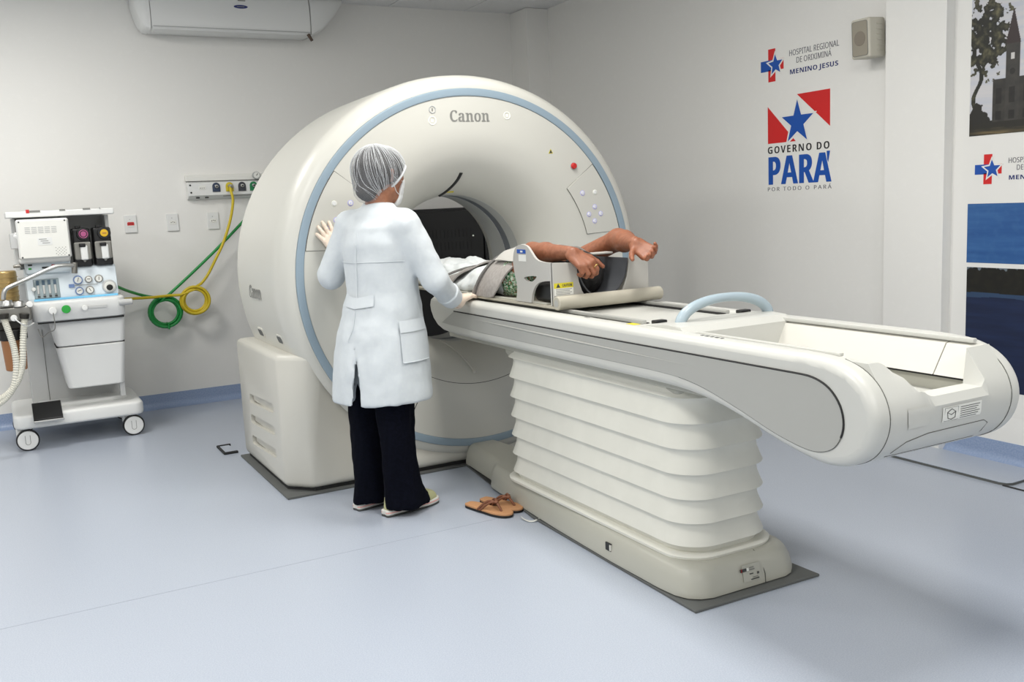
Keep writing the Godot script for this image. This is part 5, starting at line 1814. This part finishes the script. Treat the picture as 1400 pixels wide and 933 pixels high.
	# running shoes
	for s in [[Vector3(1.335, 0, -3.700), Vector3(1.606, 0, -3.762)], [Vector3(1.262, 0, -3.855), Vector3(1.525, 0, -3.930)]]:
		var h: Vector3 = s[0]
		var d: Vector3 = (s[1] - s[0])
		var ln = d.length()
		d = d.normalized()
		var sd = d.cross(up)
		var sole = []
		var outl = smooth_path([Vector2(0.0, 0.026), Vector2(-0.004, 0.0), Vector2(0.0, -0.026), Vector2(0.06, -0.031), Vector2(0.13, -0.031), Vector2(0.19, -0.043), Vector2(0.24, -0.036), Vector2(0.272, -0.004), Vector2(0.258, 0.028), Vector2(0.20, 0.044), Vector2(0.13, 0.038), Vector2(0.06, 0.033)], 4, true)
		for q in outl:
			sole.append(Vector2(q.x * ln / 0.272, q.y))
		var tf = Transform3D(Basis(d, sd, up), h)
		var sh = part(o, "shoe", sl(sole, 0.0, 0.008, 0.002, tf, 1, 60.0), M.text_dark, "running shoe with white sole and olive toe")
		part(sh, "midsole", sl(sole, 0.0075, 0.030, 0.005, tf, 2, 60.0), M.shoe_white)
		var pk2 = PackedVector2Array()
		for q in sole:
			pk2.append(Vector2(q.x, q.y * 1.012))
		part(sh, "sole_stripe", sl(pk2, 0.017, 0.022, 0.0, tf, 1, 60.0), M.shoe_pink)
		var sf = Field.new((h + d * -0.06).min(h + d * 0.33) - Vector3(0.08, 0.0, 0.08), (h + d * -0.06).max(h + d * 0.33) + Vector3(0.08, 0.13, 0.08), 0.0055)
		sf.bone(h + d * 0.030 + up * 0.035, h + d * 0.05 + up * 0.085, 0.030, 0.030, 0.02)
		sf.bone(h + d * 0.05 + up * 0.075, h + d * 0.13 + up * 0.062, 0.033, 0.034, 0.03)
		sf.bone(h + d * 0.13 + up * 0.058, h + d * 0.20 + up * 0.036, 0.036, 0.036, 0.03)
		sf.bone(h + d * 0.20 + up * 0.032, h + d * (ln - 0.040) + up * 0.030, 0.037, 0.030, 0.03)
		sf.cut(Vector3(0, -1, 0), -0.024)
		part(sh, "upper", sf.net().mesh(60.0), M.shoe_olive)
		for sg in [-1.0, 1.0]:
			var rows = []
			for r in 4:
				var row = []
				for i in 6:
					row.append(h + d * (0.115 + i * 0.016) + sd * (sg * (0.036 - r * 0.003)) + up * (0.034 + r * 0.012))
				rows.append(row)
			part(sh, "side_patch", strip(sf, rows, 0.0015).mesh(60.0, false), M.shoe_teal)
		for i in 4:
			var c = h + d * (0.125 + i * 0.020) + up * (0.094 - i * 0.008)
			part(sh, "lace", tb(on_field(sf, [c - sd * 0.024 - up * 0.008, c, c + sd * 0.024 - up * 0.008], 0.002), 0.003, 6), M.shoe_white)
		part(sh, "tongue", bx(h + d * 0.118 + up * 0.103, Vector3(0.05, 0.010, 0.045), 0.004, 2, Basis(d, up, -sd) * Basis(Vector3.BACK, -0.3)), M.shoe_white)

func patient():
	var o = thing("person", "person lying on the scanner table with both bare arms raised over the headrest", "person", Vector3(2.07, 0.90, -3.7))
	tri_tex(mk("skin_warm", col(142, 88, 62), 0.5), speckle(256, col(134, 82, 57), col(150, 95, 68), 0.04, 36), 4.0)
	M.skin_warm.subsurf_scatter_enabled = true
	M.skin_warm.subsurf_scatter_strength = 0.08
	var gx = noise_image(256, 0.05, 37, 3)
	var sp = Image.create(256, 256, false, Image.FORMAT_RGB8)
	for y in 256:
		for x in 256:
			var v = gx.get_pixel(x, y).r
			var w = gx.get_pixel((x + 97) % 256, (y + 51) % 256).r
			var c = col(20, 92, 52).lerp(col(44, 150, 84), smoothstep(0.35, 0.6, v))
			if v > 0.60:
				c = col(196, 206, 190)
			elif w > 0.64:
				c = col(150, 72, 60)
			elif w < 0.32:
				c = col(20, 34, 26)
			sp.set_pixel(x, y, c)
	tri_tex(mk("shirt", col(40, 120, 70), 0.8), ImageTexture.create_from_image(sp), 6.0)
	var sl_ = Vector3(1.962, 0.965, -3.620)
	var el = Vector3(1.935, 1.090, -3.390)
	var wl = onx(781, 346, 1.94)
	var sr = Vector3(2.225, 1.000, -3.620)
	var er = onx(845, 328, 2.275)
	var wr = onx(868, 333, 2.165)
	var b = Field.new(Vector3(1.82, 0.87, -4.95), Vector3(2.36, 1.26, -2.85), 0.012)
	var up = Vector3.UP
	b.bone(Vector3(2.075, 1.015, -3.255), Vector3(2.075, 1.010, -3.30), 0.082, 0.085, 0.02)
	b.bone(Vector3(2.075, 0.985, -3.34), Vector3(2.075, 0.975, -3.48), 0.05, 0.055, 0.03)
	b.bone(Vector3(2.00, 0.975, -3.58), Vector3(2.15, 0.975, -3.58), 0.095, 0.095, 0.03)
	b.bone(Vector3(2.075, 0.970, -3.60), Vector3(2.075, 0.940, -3.98), 0.125, 0.085, 0.04, up, 1.4)
	for s in [-1.0, 1.0]:
		b.bone(Vector3(2.075 + s * 0.065, 0.938, -4.0), Vector3(2.075 + s * 0.065, 0.938, -4.40), 0.038, 0.036, 0.02)
		b.bone(Vector3(2.075 + s * 0.065, 0.938, -4.40), Vector3(2.075 + s * 0.06, 0.935, -4.80), 0.036, 0.030, 0.02)
	b.bone(sl_, el, 0.050, 0.043, 0.03)
	b.bone(el, el.lerp(wl, 0.35), 0.043, 0.042, 0.02)
	b.bone(el.lerp(wl, 0.35), wl, 0.040, 0.026, 0.02)
	b.bone(sr, er, 0.050, 0.043, 0.03)
	b.bone(er, er.lerp(wr, 0.4), 0.046, 0.044, 0.02)
	b.bone(er.lerp(wr, 0.4), wr, 0.040, 0.027, 0.02)
	var m = b.net()
	var hl = Field.new(wl - Vector3(0.09, 0.13, 0.08), wl + Vector3(0.13, 0.09, 0.19), 0.0034)
	hl.bone(wl - (wl - el).normalized() * 0.03, wl + Vector3(0.002, 0.0, 0.010), 0.0275, 0.025, 0.012, up, 1.1)
	hand(hl, wl, Vector3(0.25, -0.50, 0.80), Vector3(-0.25, 0.80, 0.45), Vector3(0.9, 0.3, 0.0), 1.02, [0.80, 0.95, 1.0, 1.0], 0.03, 0.6)
	m.add(hl.net())
	var hr = Field.new(wr - Vector3(0.12, 0.14, 0.08), wr + Vector3(0.13, 0.09, 0.20), 0.0034)
	hr.bone(wr - (wr - er).normalized() * 0.03, wr + Vector3(0.0, 0.0, 0.010), 0.0285, 0.025, 0.012, up, 1.1)
	hand(hr, wr, Vector3(0.12, -0.42, 0.85), Vector3(0.45, -0.55, -0.55), Vector3(-0.9, -0.1, 0.2), 0.95, [0.48, 0.52, 0.56, 0.62], 0.05, 0.35)
	m.add(hr.net())
	part(o, "body", m.mesh(70.0), M.skin_warm)
	var hair = Field.new(Vector3(1.95, 0.90, -3.40), Vector3(2.20, 1.13, -3.12), 0.008)
	hair.bone(Vector3(2.075, 1.005, -3.235), Vector3(2.075, 0.995, -3.285), 0.088, 0.088, 0.02)
	part(o, "hair", hair.net(folds(40.0, 2), 0.005).mesh(70.0), mk("hair_black", col(24, 22, 22), 0.7), "black hair")
	part(o, "finger_ring", ring_mesh(wl + Vector3(0.055, -0.052, 0.085), 0.0095, 0.0018, Vector3(0.4, -0.6, 0.7)), mk("gold", col(224, 196, 120), 0.25, 0.9), "gold finger ring")
	# shirt
	var s = Field.new(Vector3(1.83, 0.87, -4.05), Vector3(2.33, 1.16, -3.42), 0.011)
	s.bone(Vector3(1.985, 0.975, -3.57), Vector3(2.165, 0.975, -3.57), 0.105, 0.105, 0.03)
	s.bone(Vector3(2.075, 0.970, -3.58), Vector3(2.075, 0.960, -3.98), 0.150, 0.140, 0.04, up, 1.4)
	s.cut(Vector3(0, -1, 0), -0.903)
	s.cut(Vector3(0, 0, -1), 3.66)
	part(o, "shirt", s.net(folds(16.0, 6), 0.008).mesh(70.0), M.shirt, "green patterned shirt")
	bedding()
func ring_mesh(c: Vector3, r: float, t: float, ax: Vector3) -> ArrayMesh:
	ax = ax.normalized()
	var u = ax.cross(Vector3.UP).normalized()
	var v = ax.cross(u)
	var p = []
	for i in 25:
		p.append(c + (u * cos(TAU * i / 24) + v * sin(TAU * i / 24)) * r)
	var b = MB.new()
	b.tube(p, t, 6, false)
	return b.mesh(60.0)
func top_y(z: float) -> float:
	return clampf(1.055 + (z + 3.79) * 0.237, 0.965, 1.072)
# a band over the body: z range at the sides and over the top
func band(zb: Vector2, zt: Vector2, grow: float, th := 0.007, from := 180.0, to := 0.0) -> MB:
	var b = MB.new()
	var rings = []
	for i in 33:
		var a = deg_to_rad(lerpf(from, to, i / 32.0))
		var s = pow(sin(a), 0.8) if sin(a) > 0 else 0.0
		var ring = PackedVector3Array()
		var z0 = lerpf(zb.x, zt.x, s)
		var z1 = lerpf(zb.y, zt.y, s)
		for k in [[0, 0], [1, 0], [2, 0], [3, 0], [4, 0], [4, 1], [3, 1], [2, 1], [1, 1], [0, 1]]:
			var z = lerpf(z0, z1, k[0] / 4.0)
			var e: float = grow + k[1] * th
			ring.append(Vector3(2.07 + cos(a) * (0.205 + e) + 0.004 * sin(z * 30.0), 0.902 + sin(a) * (top_y(z) + e - 0.902) + 0.003 * sin(z * 40.0 + i * 0.7), z))
		rings.append(ring)
	b.loft(rings)
	return b
func bedding():
	tri_tex(mk("sheet", col(226, 230, 230), 0.8), speckle(256, col(222, 227, 228), col(231, 234, 233), 0.03, 41), 2.0, bumps(256, 0.04, 42, 4.0), 0.2)
	tri_tex(mk("strap", col(152, 147, 143), 0.8), speckle(256, col(146, 141, 137), col(159, 154, 149), 0.06, 43), 3.0)
	mk("strap_edge", col(112, 110, 108), 0.8)
	mk("beige", col(176, 171, 156), 0.55)
	mk("holder", col(184, 182, 176), 0.45)
	mk("cup", col(70, 72, 76), 0.5)
	# couch top the person lies on: it slides with them
	var ct = thing("couch_top", "thin beige sliding couch top under the lying person", "couch top", Vector3(2.07, 0.887, -3.9))
	part(ct, "board", sl([Vector2(1.845, 0.890), Vector2(1.86, 0.887), Vector2(2.28, 0.887), Vector2(2.295, 0.890), Vector2(2.295, 0.900), Vector2(1.845, 0.900)], -5.25, -3.08, 0.002, Transform3D.IDENTITY), M.beige)
	part(ct, "mattress_edge", bx(Vector3(1.862, 0.903, -3.75), Vector3(0.02, 0.008, 1.2), 0.003), M.table_base)
	var ro = thing("positioning_roll", "beige foam roll lying across the end of the couch top", "foam roll", Vector3(2.08, 0.887, -3.055))
	var a0 = Vector3(1.838, 0.914, -3.056)
	var a1 = Vector3(2.325, 0.914, -3.056)
	part(ro, "roll", cy(a0, a1, 0.0265, 0.0265, 30, 0.004), M.beige)
	part(ro, "roll_core", cy(a0 - Vector3(0.0006, 0, 0), a0 + Vector3(0.002, 0, 0), 0.014, 0.014, 20), M.inlay)
	# white sheet over the body
	var w = thing("sheet", "white sheet draped over the lying person between the grey straps", "sheet", Vector3(2.07, 0.90, -3.9))
	var f = Field.new(Vector3(1.80, 0.875, -5.0), Vector3(2.36, 1.17, -3.40), 0.012)
	f.bone(Vector3(2.07, 0.965, -3.64), Vector3(2.07, 0.892, -4.10), 0.196, 0.180, 0.03, Vector3.UP, 1.78)
	f.bone(Vector3(2.07, 0.892, -4.10), Vector3(2.07, 0.90, -4.85), 0.180, 0.14, 0.03, Vector3.UP, 1.78)
	f.bone(Vector3(1.90, 0.915, -3.95), Vector3(1.92, 0.915, -4.15), 0.025, 0.03, 0.02)
	f.cut(Vector3(0, -1, 0), -0.9035)
	part(w, "cloth", f.net(folds(11.0, 17), 0.009, Vector3(1.2, 1.2, 0.7)).mesh(70.0), M.sheet)
	var pl = thing("pillow", "crumpled white pillow over the legs of the lying person inside the scanner", "pillow", Vector3(2.0, 0.95, -4.4))
	var pf = Field.new(Vector3(1.80, 0.88, -4.70), Vector3(2.30, 1.10, -4.15), 0.010)
	pf.bone(Vector3(1.93, 0.962, -4.50), Vector3(2.16, 0.962, -4.36), 0.085, 0.085, 0.02, Vector3.UP, 1.3)
	pf.bone(Vector3(1.97, 0.975, -4.42), Vector3(2.06, 0.98, -4.30), 0.07, 0.05, 0.03, Vector3.UP, 1.2)
	part(pl, "case", pf.net(folds(14.0, 27), 0.02).mesh(70.0), M.sheet)
	var s1 = thing("body_strap", "wide grey strap with a rolled edge over the chest of the lying person", "strap", Vector3(2.07, 0.90, -3.65), "straps across the lying person")
	part(s1, "webbing", band(Vector2(-3.785, -3.580), Vector2(-3.70, -3.475), 0.020).mesh(45.0), M.strap)
	part(s1, "upper_flap", band(Vector2(-3.72, -3.41), Vector2(-3.66, -3.385), 0.036, 0.007, 133.0, 50.0).mesh(45.0), M.holder)
	var e1 = []
	for i in 33:
		var a = PI * (1.0 - i / 32.0)
		e1.append(Vector3(2.07 + cos(a) * 0.236, 0.902 + sin(a) * (top_y(-3.68) + 0.034 - 0.902), lerpf(-3.75, -3.675, sin(a))))
	part(s1, "rolled_edge", tb(e1, 0.006, 7), M.strap_edge)
	var s2 = thing("body_strap", "narrow grey strap over the hips of the lying person, at the mouth of the scanner", "strap", Vector3(2.07, 0.90, -4.1), "straps across the lying person")
	part(s2, "webbing", band(Vector2(-4.25, -4.075), Vector2(-4.13, -3.97), 0.016).mesh(45.0), M.strap)
	var e2 = []
	for i in 33:
		var a = PI * (1.0 - i / 32.0)
		e2.append(Vector3(2.07 + cos(a) * 0.230, 0.902 + sin(a) * (top_y(-4.12) + 0.026 - 0.902), lerpf(-4.22, -4.13, sin(a))))
	part(s2, "rolled_edge", tb(e2, 0.006, 7), M.strap_edge)
	# headrest: open shell with curved sides and a dark cup
	var h = thing("head_rest", "pale plastic headrest with a dark cup and a yellow caution sticker", "headrest", Vector3(2.07, 0.90, -3.24))
	var wall = PackedVector2Array()
	for p in smooth_path([Vector2(-3.385, 0.902), Vector2(-3.372, 0.960), Vector2(-3.388, 1.012), Vector2(-3.398, 1.060), Vector2(-3.386, 1.104), Vector2(-3.358, 1.126), Vector2(-3.318, 1.132), Vector2(-3.278, 1.126), Vector2(-3.247, 1.104), Vector2(-3.215, 1.079), Vector2(-3.172, 1.068), Vector2(-3.092, 1.065)], 3):
		wall.append(p)
	wall.append(Vector2(-3.092, 0.902))
	var eye = PackedVector2Array()
	for p in smooth_path([Vector2(-3.312, 0.997), Vector2(-3.29, 1.005), Vector2(-3.215, 1.010), Vector2(-3.222, 0.998), Vector2(-3.25, 0.987), Vector2(-3.285, 0.987)], 3, true):
		eye.append(p)
	var arch = PackedVector2Array()
	for p in smooth_path([Vector2(-3.262, 0.89), Vector2(-3.25, 0.935), Vector2(-3.225, 0.968), Vector2(-3.185, 0.988), Vector2(-3.108, 0.996)], 3):
		arch.append(p)
	arch.append(Vector2(-3.108, 0.89))
	var bas = Basis(Vector3(0, 0, 1), Vector3(0, 1, 0), Vector3(-1, 0, 0))
	var low = PackedVector2Array()
	for q in wall:
		low.append(Vector2(q.x, minf(q.y, 1.045)))
	for x in [1.846, 2.284]:
		var cs = CSGCombiner3D.new()
		cs.name = "side_wall"
		for q in [[wall if x < 2.0 else low, 0], [eye, 1], [arch, 1]]:
			var c = CSGPolygon3D.new()
			c.polygon = q[0]
			c.depth = 0.010 if q[1] == 0 else 0.04
			c.material = M.holder
			c.operation = CSGShape3D.OPERATION_SUBTRACTION if q[1] else CSGShape3D.OPERATION_UNION
			c.transform = Transform3D(bas, Vector3(x - (0.0 if q[1] == 0 else 0.015), 0, 0))
			cs.add_child(c)
		h.add_child(cs, true)
		cs.position = -h.position
	var lp = [Vector2(1.846, 0.902), Vector2(2.02, 0.902), Vector2(1.995, 0.922), Vector2(1.976, 0.950), Vector2(1.964, 0.985), Vector2(1.958, 1.02), Vector2(1.955, 1.060), Vector2(1.846, 1.066)]
	var rp = [Vector2(2.294, 0.902), Vector2(2.294, 1.045), Vector2(2.25, 1.066), Vector2(2.205, 1.072), Vector2(2.198, 1.03), Vector2(2.190, 0.99), Vector2(2.178, 0.958), Vector2(2.16, 0.925), Vector2(2.14, 0.902)]
	for p in [lp, rp]:
		part(h, "front_wall", sl(p, -3.098, -3.088, 0.001, Transform3D.IDENTITY), M.holder)
	var cup = MB.new()
	var rings = []
	for k in [[-3.36, 0.0], [-3.092, 0.0], [-3.092, -0.006], [-3.36, -0.006], [-3.36, 0.0]]:
		var ring = PackedVector3Array()
		for i in 25:
			var a = PI + PI * i / 24.0
			ring.append(Vector3(2.078 + cos(a) * (0.120 + k[1]), 1.062 + sin(a) * (0.150 + k[1]), k[0]))
		rings.append(ring)
	cup.loft(rings, false, false, false)
	part(h, "cup", cup.mesh(50.0, false), M.cup, "dark grey head cup")
	part(h, "cup_rim", bx(Vector3(2.11, 1.080, -3.22), Vector3(0.18, 0.008, 0.05), 0.003), M.holder)
	part(h, "foam_pad", bx(Vector3(1.93, 0.945, -3.20), Vector3(0.11, 0.08, 0.18), 0.02, 2), M.black, "black foam pad")
	part(h, "size_label", bx(Vector3(1.8455, 1.104, -3.325), Vector3(0.0015, 0.016, 0.07), 0.0), M.print_blue, "blue and white size label")
	part(h, "size_label_print", bx(Vector3(1.8455, 1.078, -3.318), Vector3(0.0013, 0.026, 0.06), 0.0), M.label_white)
	part(h, "label_number", bx(Vector3(1.8446, 1.104, -3.322), Vector3(0.001, 0.007, 0.018)), M.label_white)
	var ca = part(h, "caution_sticker", bx(Vector3(1.893, 0.977, -3.0873), Vector3(0.086, 0.020, 0.001)), M.yellow, "yellow caution sticker")
	part(ca, "sticker_text_field", bx(Vector3(1.893, 0.953, -3.0873), Vector3(0.086, 0.027, 0.001)), M.label_white)
	lettering(ca, "lettering", "CAUTION", true, false, 0.044, 0.010, Transform3D(Basis.IDENTITY, Vector3(1.908, 0.977, -3.0864)), M.text_dark)
	part(ca, "warning_triangle", sl([Vector2(-0.009, -0.007), Vector2(0.009, -0.007), Vector2(0, 0.009)], -3.0872, -3.0862, 0.0, Transform3D(Basis.IDENTITY, Vector3(1.868, 0.977, 0))), M.text_dark)
	for i in 4:
		part(ca, "print_line", bx(Vector3(1.893 - (i % 2) * 0.004, 0.962 - i * 0.006, -3.0866), Vector3(0.072 - (i % 2) * 0.01, 0.0022, 0.0008)), M.text_grey)

func floor_things():
	mk("sandal_tan", col(190, 140, 98), 0.7)
	mk("sandal_brown", col(122, 76, 52), 0.6)
	var up = Vector3.UP
	for s in [[Vector2(641, 693), Vector2(699, 708.5), 0], [Vector2(661, 686.5), Vector2(714, 701), 1]]:
		var h = ony(s[0].x, s[0].y, 0.0)
		var d = ony(s[1].x, s[1].y, 0.0) - h
		var ln = d.length()
		d = d.normalized()
		var sd = d.cross(up)
		var tf = Transform3D(Basis(d, sd, up), h)
		var o = thing("sandal", "tan thong sandal lying beside the table foot, overlapped by its pair" if s[2] else "tan thong sandal lying in front of its pair beside the table foot", "sandal", h, "pair of sandals")
		var pl = []
		var mir = -1.0 if s[2] else 1.0
		for q in smooth_path([Vector2(0.0, 0.022), Vector2(-0.006, 0.0), Vector2(0.0, -0.022), Vector2(0.05, -0.031), Vector2(0.11, -0.029), Vector2(0.17, -0.041), Vector2(0.225, -0.036), Vector2(0.25, -0.006), Vector2(0.232, 0.026), Vector2(0.18, 0.039), Vector2(0.11, 0.034), Vector2(0.05, 0.030)], 4, true):
			pl.append(Vector2(q.x * ln / 0.25, q.y * mir))
		part(o, "sole", sl(pl, 0.0, 0.010, 0.002, tf, 1, 60.0), M.black)
		part(o, "footbed", sl(pl, 0.0098, 0.020, 0.003, tf, 2, 60.0), M.sandal_tan)
		var toe = tf * Vector3(ln * 0.80, 0.004 * mir, 0.02)
		for k in 2:
			for sg in [-1.0, 1.0]:
				var st = tf * Vector3(ln * (0.42 - k * 0.06), sg * 0.036, 0.016)
				var mid = tf * Vector3(ln * (0.60 - k * 0.05), sg * 0.020, 0.052 + k * 0.004)
				var top = tf * Vector3(ln * 0.70, 0.003, 0.050)
				part(o, "strap", tb(smooth_path([st, mid, top, toe], 6), 0.0048, 8), M.sandal_brown)
		part(o, "toe_post", cy(toe - up * 0.002, tf * Vector3(ln * 0.71, 0.003, 0.050), 0.0045, 0.005, 10), M.sandal_brown)
		var bl = MB.new()
		bl.ball(tf * Vector3(ln * 0.68, 0.003, 0.054), Vector3(0.011, 0.007, 0.011), 12, 8)
		part(o, "strap_bead", bl.mesh(60.0), M.sandal_brown)
	# scrap of paper by the table foot
	var pc = thing("paper_scrap", "small curled white scrap of paper on the floor beside the sandals", "paper scrap", ony(727, 711, 0.0))
	var b = MB.new()
	var g = []
	for i in 9:
		var u = i / 8.0
		var p = ony(713 + 27 * u, 711 + 3 * sin(u * 3.0), 0.0)
		var y = 0.003 + 0.010 * pow(absf(u - 0.45) * 2.0, 2.0)
		var hw = lerpf(0.014, 0.004, u)
		g.append(PackedVector3Array([p + Vector3(-0.3 * hw, y, hw), p + Vector3(0.3 * hw, y, -hw), p + Vector3(0.3 * hw, y - 0.0012, -hw), p + Vector3(-0.3 * hw, y - 0.0012, hw)]))
	b.loft(g)
	part(pc, "sheet", b.mesh(60.0), M.label_white)
	# raised vinyl-covered plate along the right wall, its corner lifting
	var sb = thing("floor_plate", "raised blue vinyl plate on the floor along the poster wall, dark at its edge", "floor plate", Vector3(3.83, 0, -3.2))
	var tf2 = Transform3D(Basis(Vector3(1, 0, 0), Vector3(0, 0, 1), Vector3(0, 1, 0)), Vector3.ZERO)
	var edge = [Vector2(3.682, -4.3), Vector2(3.682, -2.49), Vector2(3.692, -2.460), Vector2(3.715, -2.448), Vector2(3.945, -2.452), Vector2(3.945, -4.3)]
	part(sb, "edge_strip", sl(edge, 0.0, 0.010, 0.0, tf2), M.rubber)
	part(sb, "vinyl", sl(edge, 0.0102, 0.014, 0.0015, tf2), M.floor)
	part(sb, "joint", tb([Vector3(3.68, 0.002, -2.47), Vector3(3.682, 0.002, -1.2)], 0.004, 6), M.gap)
	# floor box with a dark frame behind the scanner's corner
	var fb = thing("floor_box", "small floor access panel with a dark frame beside the scanner mat", "floor panel", Vector3(1.03, 0, -5.33))
	part(fb, "lid", bx(Vector3(1.020, 0.004, -5.33), Vector3(0.055, 0.008, 0.17), 0.001), M.floor)
	for q in [[Vector3(1.02, 0.006, -5.425), Vector3(0.075, 0.012, 0.014)], [Vector3(1.02, 0.006, -5.235), Vector3(0.075, 0.012, 0.02)], [Vector3(0.986, 0.006, -5.33), Vector3(0.012, 0.012, 0.20)]]:
		part(fb, "frame_bar", bx(q[0], q[1], 0.002), M.gap)
